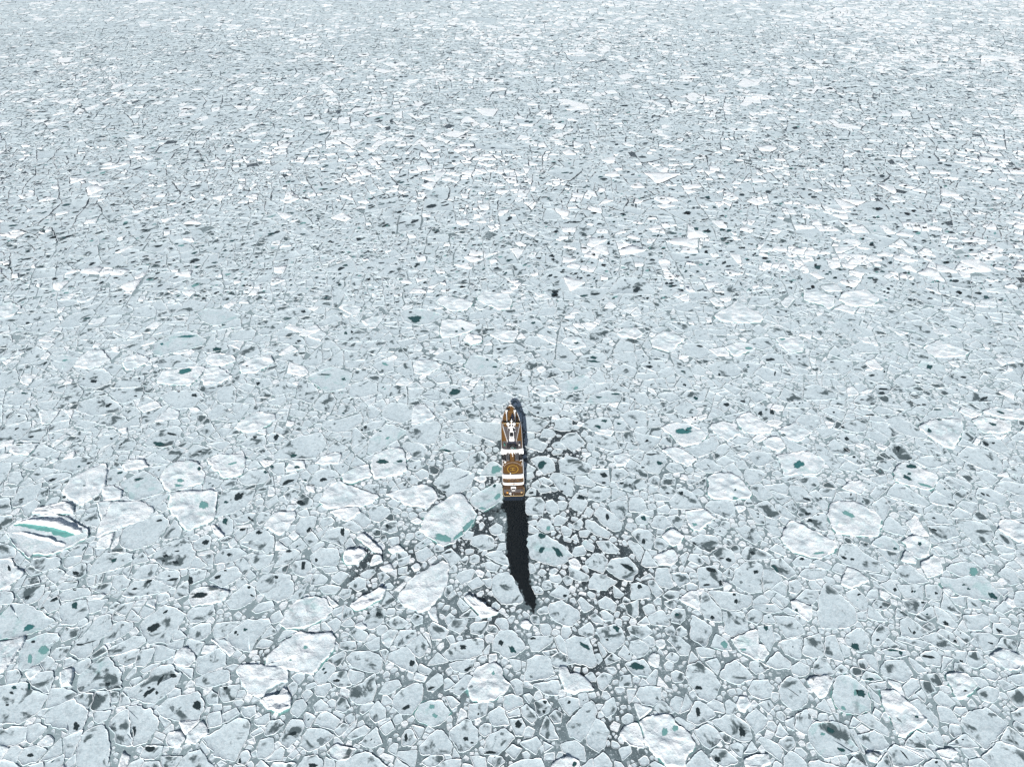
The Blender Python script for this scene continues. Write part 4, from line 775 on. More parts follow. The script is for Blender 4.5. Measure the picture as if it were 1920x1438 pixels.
d|108,1439 122,1417 162,1444 173,1463 145,1501 99,1483|k 146,1483 10,0 0,-7;k 140,1441 8,0 0,-7
d|-1254,2819 -1218,2806 -1211,2865 -1247,2902 -1274,2874|T -1233,2819 9,0 2,-9
d|992,2210 1021,2234 990,2281 955,2285 935,2249
d|-2309,1591 -2289,1565 -2245,1575 -2244,1602 -2286,1639 -2323,1623
s|-1447,1293 -1404,1293 -1391,1321 -1418,1353 -1468,1348 -1473,1325
p|-2013,1628 -1985,1612 -1967,1628 -1955,1666 -1977,1691 -2037,1655
d|392,1549 409,1536 440,1570 459,1607 420,1623 386,1591
p|2266,1954 2333,1954 2356,1998 2299,2017
p|323,1820 364,1799 392,1811 395,1844 382,1880 324,1838
d|418,1415 464,1454 453,1506 415,1483 392,1444
p|1466,2263 1459,2336 1433,2351 1386,2314
d|-2290,2057 -2229,2083 -2238,2113 -2313,2103 -2328,2076
p|-198,2063 -142,2096 -178,2144 -228,2103
t|1756,1705 1793,1694 1855,1705 1854,1727 1781,1739 1744,1727|T 1795,1730 28,-3 -3,-6;T 1828,1716 9,4 1,-11
d|-1498,2370 -1467,2427 -1476,2458 -1513,2458 -1532,2419|k -1492,2450 15,4 5,-11
p|2426,1924 2493,1954 2474,1998 2396,1948
d|-936,1415 -917,1439 -907,1468 -931,1496 -964,1488 -971,1436
d|170,2718 226,2731 224,2766 173,2792 158,2739
s|2130,2224 2144,2242 2115,2307 2062,2242
p|829,2570 886,2566 903,2595 891,2632 829,2603
p|-592,2779 -550,2819 -601,2865 -630,2828
d|-1046,1339 -1015,1348 -984,1386 -1007,1407 -1053,1400 -1058,1348
p|359,1929 408,1960 349,2021 331,1998
p|-749,1607 -726,1565 -710,1562 -676,1599 -679,1618 -749,1634
d|-1325,1405 -1308,1369 -1256,1386 -1280,1444 -1324,1429
h|-1602,2374 -1576,2404 -1654,2474 -1679,2474
D|2620,2513 2687,2522 2652,2587 2606,2546
p|2623,2939 2651,2888 2692,2902 2697,2939 2653,2958
p|-133,2182 -80,2171 -64,2206 -111,2234 -143,2227
d|-1393,2603 -1351,2662 -1376,2705 -1421,2636
d|15,1339 43,1339 56,1376 44,1412 -9,1405|k 27,1386 13,0 0,-15
d|1805,1951 1859,1948 1895,1979 1833,2005 1803,1973|k 1836,1961 7,0 -3,-6
p|1608,2192 1658,2185 1683,2206 1626,2245 1593,2234
p|226,1727 259,1705 255,1767 229,1814 203,1791
d|66,1284 103,1264 123,1307 105,1334 34,1307
D|-495,2874 -454,2865 -437,2902 -481,2939 -506,2920
d|49,1419 87,1391 107,1410 103,1434 65,1473 40,1458
p|1660,1650 1683,1618 1702,1677 1690,1711 1643,1705
D|-777,1730 -737,1739 -744,1779 -817,1773 -815,1739
d|2216,1985 2253,1960 2297,2024 2209,2017
d|2090,1779 2121,1756 2124,1814 2085,1844 2054,1826|k 2115,1776 4,-7 -8,-6
d|-469,1334 -460,1298 -427,1298 -404,1321 -430,1362 -459,1362|k -452,1330 7,0 2,-16
d|-661,1730 -626,1739 -636,1802 -704,1762
d|417,3445 479,3468 452,3514 389,3468
p|882,1699 939,1697 958,1733 892,1744 870,1739
h|-732,2210 -683,2234 -695,2270 -737,2278 -751,2213
d|-2428,2103 -2460,2140 -2512,2130 -2508,2083
p|282,2404 319,2404 333,2443 292,2474 270,2458
d|-871,1514 -840,1508 -816,1549 -828,1570 -881,1560 -884,1529
p|-1973,1175 -1919,1175 -1944,1231 -2001,1218
t|397,2321 437,2299 447,2336 402,2381 379,2359
d|791,2005 838,2017 850,2050 800,2057 762,2030
hL|-643,2285 -577,2307 -615,2344 -671,2314
t|1641,1578 1689,1586 1670,1612 1631,1628 1590,1591|T 1632,1588 17,0 -3,-7
D|-773,1449 -737,1439 -716,1458 -738,1498 -765,1508 -779,1478
d|942,1610 963,1655 958,1691 897,1672
d|484,1555 544,1555 542,1612 495,1602
p|-1819,1405 -1788,1391 -1761,1415 -1763,1446 -1836,1439
d|-845,2005 -821,2024 -817,2063 -864,2070 -879,2030
p|-2498,2147 -2455,2164 -2485,2183 -2537,2208 -2548,2185
p|2169,1591 2198,1581 2228,1607 2191,1642 2156,1634
d|1786,1302 1819,1293 1835,1316 1832,1358 1777,1344
D|-682,1325 -628,1344 -608,1367 -639,1381 -683,1358 -703,1334
d|-470,1858 -439,1874 -438,1910 -478,1926 -499,1898|k -464,1909 8,0 1,-6
s|995,1449 1021,1439 1054,1478 1048,1503 1014,1503 996,1473
d|79,2700 137,2705 142,2748 113,2766 86,2722|k 112,2720 17,4 1,-8
p|-859,1826 -841,1844 -838,1880 -863,1898 -902,1874
d|-349,1214 -317,1218 -282,1244 -292,1258 -339,1258 -373,1231
p|-1045,1175 -1000,1175 -1006,1214 -1046,1240 -1058,1218
d|-1178,1429 -1144,1412 -1121,1434 -1136,1468 -1193,1461
p|1853,1645 1866,1618 1912,1628 1876,1683 1855,1694
p|-591,2206 -547,2227 -541,2278 -608,2242
D|-1253,1391 -1221,1410 -1194,1434 -1216,1458 -1266,1429
p|341,2458 371,2450 399,2498 383,2522 343,2490
p|1800,2005 1844,2017 1863,2063 1829,2063 1791,2024
d|1913,1555 1953,1565 1947,1615 1900,1612
d|2083,1672 2106,1666 2143,1727 2085,1727|k 2093,1676 7,-3 -4,-5
s|1153,1688 1174,1680 1205,1716 1195,1753 1176,1762
p|-1201,1796 -1184,1796 -1135,1823 -1170,1861 -1180,1848
d|291,1167 339,1197 335,1249 290,1214
d|202,2110 241,2100 260,2123 244,2154 197,2144
p|-859,1441 -816,1446 -810,1463 -852,1498 -879,1463
s|1790,1253 1826,1242 1869,1271 1852,1284 1782,1275
d|184,1391 213,1395 220,1434 192,1449 161,1424
p|448,1889 492,1889 500,1910 459,1944 442,1935
g|81,2842 101,2828 134,2846 122,2888 81,2874
p|-1965,1688 -1939,1699 -1908,1727 -1934,1756 -1977,1702
p|398,1880 440,1868 448,1886 408,1929 384,1910
d|-1339,1473 -1302,1478 -1318,1514 -1351,1536 -1361,1508
p|10,1242 41,1284 1,1302 -27,1275
p|1122,1434 1156,1463 1145,1493 1091,1478
p|-1107,1386 -1068,1384 -1054,1405 -1063,1434 -1122,1405
p|2286,2278 2331,2278 2303,2336 2275,2329
p|2213,1534 2275,1555 2237,1586 2209,1581
d|1877,1353 1884,1330 1922,1348 1934,1381 1894,1386
p|-1616,1779 -1559,1799 -1610,1835 -1629,1814
d|-542,1339 -508,1367 -526,1400 -571,1372
p|-1355,2117 -1329,2144 -1370,2185 -1384,2137
p|-266,1451 -231,1478 -268,1508 -297,1508
d|1154,1332 1183,1348 1159,1395 1123,1339
p|1981,2164 2005,2185 1988,2234 1955,2227
d|924,1284 957,1249 977,1298 954,1309 923,1298|d 946,1278 8,-5 -5,-5
p|-1942,2270 -1912,2299 -1948,2329 -1975,2307
p|-313,1861 -302,1873 -281,1909 -307,1926 -330,1898
d|-1105,1222 -1091,1253 -1112,1275 -1134,1271 -1140,1231|k -1130,1235 6,0 3,-10
p|-2042,1655 -2027,1677 -2067,1694 -2087,1683 -2071,1642
p|-591,2161 -550,2158 -550,2206 -595,2192
d|-736,1334 -702,1381 -732,1391 -764,1358
d|-1777,1481 -1750,1488 -1764,1529 -1807,1531
g|94,2158 126,2178 112,2220 89,2227
sd|1483,1240 1511,1231 1546,1258 1509,1271 1481,1258
p|-985,1514 -970,1534 -973,1565 -991,1578 -1012,1560
p|674,1868 660,1913 609,1868
p|1904,1249 1941,1258 1936,1284 1887,1289
p|1014,1271 1035,1280 1017,1316 971,1266
D|1517,1612 1548,1634 1530,1661 1491,1639
p|1187,1376 1212,1362 1229,1417 1185,1400
p|-14,1417 35,1429 30,1458 -22,1434
p|1829,1483 1846,1508 1847,1544 1810,1519
p|1481,1376 1512,1395 1488,1419 1457,1376
p|1598,1405 1620,1434 1600,1456 1579,1429
p|367,2362 350,2419 324,2389
p|75,1476 93,1508 76,1521 51,1514
d|-1106,1334 -1065,1358 -1084,1372 -1120,1348
p|136,1269 174,1293 133,1314
p|-927,1542 -881,1560 -894,1575 -931,1560
p|-913,1244 -893,1266 -908,1282 -938,1253
"""
LEADS = """
-48,2699 72,2703 78,2742 -58,2742
-42,2598 80,2598 72,2703 -48,2699
-18,2500 86,2500 80,2598 -42,2598
-33,2376 83,2361 86,2500 -18,2500
-26,2266 87,2251 83,2361 -33,2376
-10,2174 90,2160 87,2251 -26,2266
29,2079 98,2079 90,2160 -10,2174
58,2020 118,2026 98,2079 29,2079
83,1956 119,1950 118,2026 58,2020
94,1925 105,1925 119,1950 83,1956
-101,2623 -157,2558 -112,2549 -41,2561 -42,2648
"""
SHIPFOOT = "66,2666 73,2731 63,3121 56,3241 37,3320 15,3380 -6,3404 -18,3404 -37,3378 -55,3318 -70,3237 -69,3117 -57,2727 -46,2663"
OPENS = [(32.1,238.6,26.3,35.1,0.9),(47.1,214.5,27.7,35.3,0.8),(-23.5,242.3,17.6,23.2,0.9),(19.6,295.6,16.3,23.8,0.9),(33.8,314.5,15.2,22.9,0.9),(-40.1,265.5,17.0,23.3,0.7),(-75.9,221.1,12.7,15.7,0.7),(59.7,204.8,19.0,23.1,0.6),(-10.8,201.7,16.2,19.4,0.7),(35.0,170.1,24.0,24.5,0.5),(9.4,145.0,36.8,29.8,0.36),(49.5,129.2,17.5,15.5,0.5),(18.5,265.5,12.3,16.8,1),(-9.6,282.3,11.1,15.6,0.7),(17.4,329.5,12.2,18.6,0.7),(-56.2,221.1,14.1,17.5,0.6),(74.5,181.1,20.5,23.8,0.4),(-13.3,304.9,13.3,19.5,0.6),(96.3,224.5,25.5,33.0,0.35),(-115.0,170.1,10.0,11.0,0.5),(44.1,140.4,17.9,16.3,0.45),(-23.3,183.9,25.3,27.3,0.4)]

FL = []                                     # outline and ponds of every floe that can be told apart near the ship, in metres
for line in FLOES.strip().split("\n"):
    q = line.split("|"); ponds = []
    for s in (q[2].split(";") if len(q) > 2 else []):
        c, a, b, d = s.split(); ponds.append((c, *[tuple(int(v) / 10 for v in x.split(',')) for x in (a, b, d)]))
    FL.append((q[0], dec(q[1]), ponds))
LEAD = [dec(s) for s in LEADS.strip().split("\n")]
FOOT = dec(SHIPFOOT)
OPEN = OPENS

# ------------------------------------------------------------------ sea: one sheet to the horizon
def openness(x, y):
    o = 0.0
    for cx, cy, rx, ry, a in OPEN:
        d = ((x - cx) / rx) ** 2 + ((y - cy) / ry) ** 2
        if d < 6: o = max(o, .92 * a * math.exp(-0.72 * d))
    return o
X0, X1, Y0, Y1 = -430, 430, 70, 660
GS = 0.5; gw, gh = int((X1 - X0) / GS), int((Y1 - Y0) / GS)
def raster(p, grid, val):
    xs = [q[0] for q in p]; ys = [q[1] for q in p]
    i0, i1 = max(0, int((min(xs) - X0) / GS)), min(gw, int((max(xs) - X0) / GS) + 2); j0, j1 = max(0, int((min(ys) - Y0) / GS)), min(gh, int((max(ys) - Y0) / GS) + 2)
    if i0 >= i1 or j0 >= j1: return
    XX, YY = np.meshgrid(X0 + (np.arange(i0, i1) + .5) * GS, Y0 + (np.arange(j0, j1) + .5) * GS); ins = np.zeros(XX.shape, bool)
    for k in range(len(p)):
        (xa, ya), (xb, yb) = p[k - 1], p[k]
        if ya == yb: continue
        ins ^= ((ya > YY) != (yb > YY)) & (XX < (xb - xa) * (YY - ya) / (yb - ya) + xa)
    grid[j0:j1, i0:i1][ins] = val
dist = np.full((gh, gw), 30.0, np.float32); wake = np.zeros((gh, gw), np.float32)
for fl, p, po in FL: raster(p, dist, 0.0)
for p in LEAD: raster(p, dist, 0.0); raster(p, wake, 1.0 if p is not LEAD[-1] else 0.45)
raster(FOOT, dist, 0.0)
def spread_dist():
  for it in range(26):
    for dy, dx, w in ((0, 1, 1), (1, 0, 1), (1, 1, 1.414), (1, -1, 1.414)):
        A = dist[dy:, max(dx, 0):gw + min(dx, 0)]; B = dist[:gh - dy, max(-dx, 0):gw - max(dx, 0)]
        np.minimum(A, B + w * GS, out=A); np.minimum(B, A + w * GS, out=B)
def gap_at(x, y):
    i, j = int((x - X0) / GS), int((y - Y0) / GS)
    return float(dist[j, i]) if 0 <= i < gw and 0 <= j < gh else 30.0

sea = Buf(); nx, ny = 287, 197
for j in range(ny + 1):
    for i in range(nx + 1):
        x = X0 + (X1 - X0) * i / nx; y = Y0 + (Y1 - Y0) * j / ny
        sea.v.append((x, y, 0.0)); gi, gj = min(gw - 1, int((x - X0) / GS)), min(gh - 1, int((y - Y0) / GS))
        w = float(wake[max(0, gj - 2):gj + 3, max(0, gi - 2):gi + 3].mean())
        far = max(0.0, min(1.0, (y - 430) / 520))
        tone = 0.10 + 0.75 * max(0, min(1, (-x - 40) / 140)) * (1 - far) + 0.85 * max(0, min(1, (x - 80) / 150)) * (1 - far * .4)
        sea.t.append((min(1, openness(x, y) + 0.85 * far), w, tone * 0.75))
for j in range(ny):
    for i in range(nx):
        a = j * (nx + 1) + i; sea.f.append((a, a + 1, a + nx + 2, a + nx + 1))
B_ = 30000
for xa, xb, ya, yb in ((-B_, X0, -B_, B_), (X1, B_, -B_, B_), (X0, X1, -B_, Y0), (X0, X1, Y1, B_)):
    k = len(sea.v); sea.v += [(xa, ya, 0), (xb, ya, 0), (xb, yb, 0), (xa, yb, 0)]; sea.t += [(0.85, 0, 0.0)] * 4; sea.f.append((k, k + 1, k + 2, k + 3))
tag(link("sea", sea.mesh("sea"), M["sea"]), "slushy grey sea with dark open water behind the ship", "sea", kind="structure")

# ------------------------------------------------------------------ floes
def fbm(x, y, s, o=3): return mn.fractal((x * s, y * s, 3.7), 1.0, 2.0, o)
def offset(p, g):
    o = []
    for i in range(len(p)):
        a, b, c = p[i - 1], p[i], p[(i + 1) % len(p)]
        l1 = math.hypot(b[0] - a[0], b[1] - a[1]) or 1; l2 = math.hypot(c[0] - b[0], c[1] - b[1]) or 1
        nx_ = (b[1] - a[1]) / l1 + (c[1] - b[1]) / l2; ny_ = -(b[0] - a[0]) / l1 - (c[0] - b[0]) / l2; L = math.hypot(nx_, ny_) or 1
        o.append((b[0] + nx_ / L * g, b[1] + ny_ / L * g))
    return o
def build_floe(buf, P, h, snow, melt, teal, rough, ponds=(), detail=True, seed=0.0, rim=0.4, high=None, grow=0.0):
    """rings from the waterline over a raised rim to the middle"""
    A = abs(area(P)); inr = 2 * A / max(perim(P), 1e-6); cx, cy = centroid(P)
    if detail and grow: P = offset(P, grow)
    if detail:
        q = cut_corners(cut_corners(P, 0.07), 0.25); ds = max(0.55, min(1.5, perim(P) / 70)); q = resample(q, ds)
        am = min(0.85, 0.10 * inr + 0.08)
        q = [(x + am * mn.fractal((x * .33, y * .33, seed), .8, 2.1, 4), y + am * mn.fractal((x * .33 + 50, y * .33, seed), .8, 2.1, 4)) for x, y in q]
    else:
        q = P
    n = len(q); nr = []
    w = 2 if detail else 1
    for i in range(n):
        tx, ty = q[(i + w) % n][0] - q[i - w][0], q[(i + w) % n][1] - q[i - w][1]; L = math.hypot(tx, ty) or 1.0
        nr.append((-ty / L, tx / L))
    lim = 0.38 * inr
    b0 = len(buf.v)
    def interior_z(x, y, t):
        z = h
        if rough > 0:
            m = 1.0
            for c, c0, u, v in ponds:
                rr = max(math.hypot(*u), math.hypot(*v)); d = math.hypot(x - c0[0], y - c0[1]) / (rr * 1.2 + .3); m = min(m, max(0.0, min(1.0, d - 0.85)))
            nz = 1.0 - abs(fbm(x + seed * 3, y - seed, 0.085, 3)) * 2.4
            z += m * rough * (max(0, nz) * 0.75 + 0.55 * fbm(x, y + seed, 0.26, 4) + 0.12)
            z = max(z, h * 0.7)
        if high: z += high(x, y)
        return z
    rings = [(0.0, -0.25), (0.0, None), (min(0.13, lim * .4), 'crest'), (min(0.40, lim), 'foot')]
    for ins, kind in rings:
        for i in range(n):
            x, y = q[i][0] + nr[i][0] * ins, q[i][1] + nr[i][1] * ins
            rv = 0.5 + 0.9 * mn.noise((x * .23, y * .23, seed + 9)) if detail else 0.55 + 0.5 * mn.noise((x * .2, y * .2, seed))
            rv = max(0.05, rv); ev = max(0.2, min(1.0, 0.72 + 1.0 * mn.noise((x * .16, y * .16, seed * .1))))
            if kind == -0.25: z, t = -0.25, (0.0, 0.0, 0.9)
            elif kind is None: z, t = h + rim * rv * 0.45, (0.65 * ev, 0, teal * .3)
            elif kind == 'crest': z, t = h + rim * rv, (ev, 0, 0)
            else: z, t = interior_z(x, y, 0) + 0.02, (max(snow, 0.12 + 0.2 * rv), melt * .6, teal)
            buf.v.append((x, y, z)); buf.t.append(t)
    k0 = b0 + 3 * n; ring0 = [buf.v[k0 + i][:2] for i in range(n)]
    for k in range(3):
        for i in range(n):
            a, b = b0 + k * n + i, b0 + k * n + (i + 1) % n; buf.f.append((a, b, b + n, a + n)); buf.sm.append(False)
    if detail:
        m = max(2, min(10, int(inr / (0.9 if rough > 0.25 else 2.2)))); ts = [1 - (k + 1) / (m + 0.6) for k in range(m)]
    else: ts = [0.5] if rough > 0.1 and inr > 3 else []
    prev = k0
    for t in ts:
        base = len(buf.v)
        for i in range(n):
            x = cx + (ring0[i][0] - cx) * t; y = cy + (ring0[i][1] - cy) * t
            sv = snow * (0.75 + 0.5 * mn.noise((x * .12, y * .12, seed)))
            buf.v.append((x, y, interior_z(x, y, t))); buf.t.append((sv, melt, teal))
        for i in range(n):
            j = (i + 1) % n; buf.f.append((prev + i, prev + j, base + j, base + i)); buf.sm.append(True)
        prev = base
    c = len(buf.v); buf.v.append((cx, cy, interior_z(cx, cy, 0))); buf.t.append((snow, melt, teal))
    for i in range(n): buf.f.append((prev + i, prev + (i + 1) % n, c)); buf.sm.append(True)

def pond_into(buf, c0, u, v, z, seed, n=30):
    b = len(buf.v); buf.v.append((c0[0], c0[1], z)); buf.t.append((1.0, 0, 0))
    for sc, al in ((0.62, 1.0), (1.28, 0.0)):
        for i in range(n):
            a = 2 * math.pi * i / n; k = sc * max(.25, 1 + 0.50 * mn.fractal((math.cos(a) * 1.15 + seed, math.sin(a) * 1.15, seed * .7), .8, 2.0, 3))
            buf.v.append((c0[0] + k * (u[0] * math.cos(a) + v[0] * math.sin(a)), c0[1] + k * (u[1] * math.cos(a) + v[1] * math.sin(a)), z)); buf.t.append((al, 0, 0))
    for i in range(n):
        j = (i + 1) % n; buf.f.append((b, b + 1 + i, b + 1 + j)); buf.f.append((b + 1 + i, b + 1 + n + i, b + 1 + n + j, b + 1 + j))
def ledge_into(buf, P, wdt, seed):
    q = resample(cut_corners(P, .2), max(1.0, perim(P) / 50)); cx, cy = centroid(P); n = len(q); b = len(buf.v)
    for k, al in ((0.0, 0.85), (1.0, 0.0)):
        for x, y in q:
            d = math.hypot(x - cx, y - cy); s = -0.4 + k * (0.5 + wdt * max(0.0, 0.55 + 1.1 * mn.fractal((x * .12, y * .12, seed), 1, 2, 2)))
            buf.v.append((x + (x - cx) / d * s, y + (y - cy) / d * s, 0.035)); buf.t.append((al, 0, 0))
    for i in range(n):
        j = (i + 1) % n; buf.f.append((b + i, b + n + i, b + n + j, b + j))

SHIP0 = Vector((1.015, 266.92)); SHIPA = R(1.72)
SC = Vector((SHIP0.x - 36 * math.sin(SHIPA), SHIP0.y + 36 * math.cos(SHIPA))); SHIPLEN = 73.0
BEAR = ["dead ahead", "fine off the starboard bow", "off the starboard bow", "wide off the starboard bow", "forward of the starboard beam", "off the starboard beam",
        "abaft the starboard beam", "wide off the starboard quarter", "off the starboard quarter", "fine off the starboard quarter", "dead astern",
        "fine off the port quarter", "off the port quarter", "wide off the port quarter", "abaft the port beam", "off the port beam", "forward of the port beam", "wide off the port bow", "off the port bow", "fine off the port bow"]
FAR = ["close", "half a ship-length", "one ship-length", "one-and-a-half ship-lengths", "two ship-lengths", "two-and-a-half ship-lengths", "three ship-lengths", "three-and-a-half ship-lengths", "four ship-lengths", "four-and-a-half ship-lengths", "five ship-lengths", "six ship-lengths"]
def place(x, y):
    dx, dy = x - SC.x, y - SC.y; ang = (math.degrees(math.atan2(dx, dy)) + 1.72) % 360
    return FAR[min(11, int(round(math.hypot(dx, dy) / SHIPLEN * 2)))] + " " + BEAR[int((ang + 9) // 18) % 20]
NUM = ["no", "one", "two", "three", "four", "five", "six"]
def look(fl, P, ponds, full=True):
    A = abs(area(P)); d = math.sqrt(4 * A / math.pi); pr = perim(P); el = pr * pr / (4 * math.pi * A)
    size = "small" if d < 11 else "medium" if d < 17 else "broad" if d < 25 else "huge"
    shape = "long" if el > 1.75 else "angular" if el > 1.33 else "rounded"
    tone = "white hummocked" if 'h' in fl else "snow-ridged" if 's' in fl else "dark-blotched" if 'd' in fl.lower() else "dim" if 'g' in fl else "green-tinted" if 't' in fl else "plain grey"
    ks = [q for q in ponds if q[0] != 'd']; pw = ""
    if ks:
        kk = set('black' if q[0] == 'k' else 'teal' for q in ks); cw = kk.pop() if len(kk) == 1 else "dark-and-teal"
        pw = " with %s %s %s" % (NUM[min(6, len(ks))], cw, "pond" if len(ks) == 1 else "ponds")
    return ("%s %s %s floe%s" if full else "%s%.0s %s floe%s") % (size, shape, tone, pw)
def side(ax, ay, bx, by):
    dx, dy = ax - bx, ay - by
    return ("beyond" if dy > 0 else "short of") if abs(dy) > abs(dx) else ("starboard of" if dx > 0 else "to port of")
def label_floes(ids):
    """the first description of each floe that fits no other floe"""
    cand = {}; cen = {i: centroid(FL[i][1]) for i in ids}
    for i in ids:
        fl, P, po = FL[i]; x, y = cen[i]; near = sorted((j for j in ids if j != i), key=lambda j: (cen[j][0] - x) ** 2 + (cen[j][1] - y) ** 2)[:9]
        c = [look(fl, P, po, f) + ", " + place(x, y) for f in (False, True)]
        for j in near: c.append(look(fl, P, po) + " " + side(x, y, *cen[j]) + " a " + look(*FL[j], False))
        for j in near: c.append(look(fl, P, po) + " " + side(x, y, *cen[j]) + " a " + look(*FL[j]))
        for j in near: c.append(look(fl, P, po, False) + ", " + place(x, y) + ", by a " + look(*FL[j], False).split(" floe")[0] + " floe")
        cand[i] = [q for q in c if 4 <= len(q.replace(",", "").split()) <= 16]
    count = {}
    for i in ids:
        for q in set(cand[i]): count[q] = count.get(q, 0) + 1
    out = {i: next((q for q in cand[i] if count[q] == 1), cand[i][0]) for i in ids}
    for i in ids:                            # two alike in look and place: one of them lies nearer the ship
        tw = [j for j in ids if out[j] == out[i]]
        if len(tw) == 2:
            tw.sort(key=lambda j: (cen[j][0] - SC.x) ** 2 + (cen[j][1] - SC.y) ** 2)
            for j, w in zip(tw, ("nearer", "farther")):
                t = out[j] + ", " + w + " of two"
                out[j] = t if len(t.replace(",", "").split()) <= 16 else look(*FL[j], False) + ", " + place(*cen[j]) + ", " + w
    return out

CAMV = Vector((0, 0, 300))
def shows(P):                                # how large it is in view: area seen at that slant over the square of its distance
    x, y = centroid(P); d2 = x * x + y * y + 90000.0
    fw = math.cos(R(38.7)) * y + math.sin(R(38.7)) * 300
    ok = abs(x) / fw * 24.02 < 18.6 and abs((-300 * math.cos(R(38.7)) + y * math.sin(R(38.7))) / fw) * 24.02 < 13.9
    return abs(area(P)) * 300 / d2 ** 1.5 if ok else 0.0
def tones(fl):
    snow = 0.66 if 's' in fl else 0.95 if 'h' in fl or 'I' in fl else 0.0 if 'g' in fl else 0.10
    melt = 0.76 if 'D' in fl else 0.49 if 'd' in fl else 0.25 if 'p' in fl else 0.10 if 't' in fl else 0.0
    if 'h' in fl: melt = 0.0
    teal = 0.40 if 't' in fl else 0.15 if 's' in fl else 0.0
    return snow, melt, teal
ranked = sorted(range(len(FL)), key=lambda i: -shows(FL[i][1]))
special = [i for i in range(len(FL)) if 'h' in FL[i][0] or 'I' in FL[i][0]]
solo = set([i for i in ranked if i not in special][:290]) | set(special)
LABEL = label_floes([i for i in ranked if i in solo and i not in special]); HLAB = label_floes(special)
pack = Buf(); packpond = {k: Buf() for k in "kTtud"}; packledge = Buf()
def thickness(fl, i):
    r = random.Random(i * 7 + 1)
    return (0.10 if 'g' in fl else r.uniform(0.20, 0.34) + (0.18 if 's' in fl else 0)) 
HUMMOCKS = []
for i, (fl, P, ponds) in enumerate(FL):
    snow, melt, teal = tones(fl); h = thickness(fl, i); rough = 0.62 if 's' in fl else 0.05
    rim = 0.10 if 'g' in fl else 0.30 if 's' in fl else 0.17
    if 'I' in fl: ICEBERG = P; continue
    if 'h' in fl: HUMMOCKS.append((i, fl, P)); continue
    if i not in solo:
        build_floe(pack, P, h, snow, melt, teal, rough, ponds, True, i * 1.37, rim, None, 0.38)
        for c, c0, u, v in ponds: pond_into(packpond[c], c0, u, v, h + 0.06, i + 0.3)
        if 'L' in fl: ledge_into(packledge, P, 2.6, i)
        continue
    b = Buf(); build_floe(b, P, h, snow, melt, teal, rough, ponds, True, i * 1.37, rim, None, 0.38)
    cx, cy = centroid(P); org = (cx, cy, 0)
    o = link("ice_floe", b.mesh("ice_floe", org), M["ice"], None, org)
    lab = LABEL[i]
    tag(o, lab, "ice floe", "ice floes packed around the ship", "thing")
    for c, c0, u, v in ponds:
        pb = Buf(); pond_into(pb, c0, u, v, h + 0.06, i + c0[0]); link("melt_pond", pb.mesh("melt_pond", org), M["pond_" + c], o)
    if 'L' in fl:
        pb = Buf(); ledge_into(pb, P, 3.4, i); link("submerged_ledge", pb.mesh("submerged_ledge", org), M["ledge"], o)
print("traced", round(time.time() - T0, 1), len(solo))

# white hummocks: blocks of old ice pushed up out of the pack
for i, fl, P in HUMMOCKS:
    cx, cy = centroid(P); inr = 2 * abs(area(P)) / perim(P); hh = min(1.8, 0.4 + 0.15 * inr)
    b = Buf()
    def lump(x, y, s=i, P=P, hh=hh, cx=cx, cy=cy):
        return hh * max(0.0, 0.42 + 0.9 * mn.fractal((x * .16, y * .22, s), .9, 2.1, 4)) 
    build_floe(b, P, 0.55, 0.97, 0, 0.12, 0.4, (), True, i * 1.1, 0.45, lump)
    o = link("ice_hummock", b.mesh("ice_hummock", (cx, cy, 0)), M["ice"], None, (cx, cy, 0))
    tag(o, HLAB[i].replace(" floe", " block"), "ice block", "white ice blocks in the pack", "thing")
    if 'L' in fl:
        pb = Buf(); ledge_into(pb, P, 2.6, i); link("submerged_ledge", pb.mesh("submerged_ledge", (cx, cy, 0)), M["ledge"], o)

# the iceberg: a tilted slab with two snow crests and a teal undercut
P = ICEBERG; cx, cy = centroid(P); org = (cx, cy, 0)
o = tag(bpy.data.objects.new("iceberg", None), "small white iceberg with a curved teal ice wall, far off the port beam", "iceberg", None, "thing"); o.location = org; col.objects.link(o)
b = Buf(); build_floe(b, P, 0.8, 0.55, 0.0, 0.35, 0.25, (), True, 4.4, 0.5); link("base_floe", b.mesh("base_floe", org), M["ice"], o)
def strip(name, rows, mat, tone, smooth=True):
    b = Buf(); n = len(rows[0])
    fine = []
    for r in rows:
        q = []
        for k in range(n - 1):
            for t in range(6):
                f = t / 6; q.append(tuple(r[k][c] + (r[k + 1][c] - r[k][c]) * f for c in range(3)))
        q.append(r[-1]); fine.append(q)
    m = len(fine[0]); full = []
    for a, c in zip(fine, fine[1:]):
        for t in range(4): full.append([tuple(p[j] + (q[j] - p[j]) * t / 4 for j in range(3)) for p, q in zip(a, c)])
    full.append(fine[-1])
    for ri, r in enumerate(full):
        for p in r:
            k = 0.55 * mn.fractal((p[0] * .35, p[1] * .35, p[2] * .4), .8, 2, 4); b.v.append((p[0] + k * .6, p[1] + k, p[2] + k * .7)); b.t.append(tone)
    for r in range(len(full) - 1):
        for k in range(m - 1): b.f.append((r * m + k, r * m + k + 1, (r + 1) * m + k + 1, (r + 1) * m + k)); b.sm.append(smooth)
    return link(name, b.mesh(name, org), mat, o)
tb = [(-277.6, 246.3), (-271.5, 245.3), (-263.6, 243.6), (-256.0, 241.6), (-244.6, 238.3), (-239.8, 239.6)]
tt = [(-277.4, 247.6), (-270.5, 247.9), (-262.6, 246.2), (-254.8, 245.1), (-243.4, 241.6), (-238.5, 241.0)]
bk = [(-276.6, 249.7), (-270.0, 252.6), (-258.8, 253.6), (-250.0, 252.4), (-241.2, 247.2), (-233.2, 243.2)]
cr = [(a[0] * .62 + c[0] * .38, a[1] * .62 + c[1] * .38) for a, c in zip(tt, bk)]
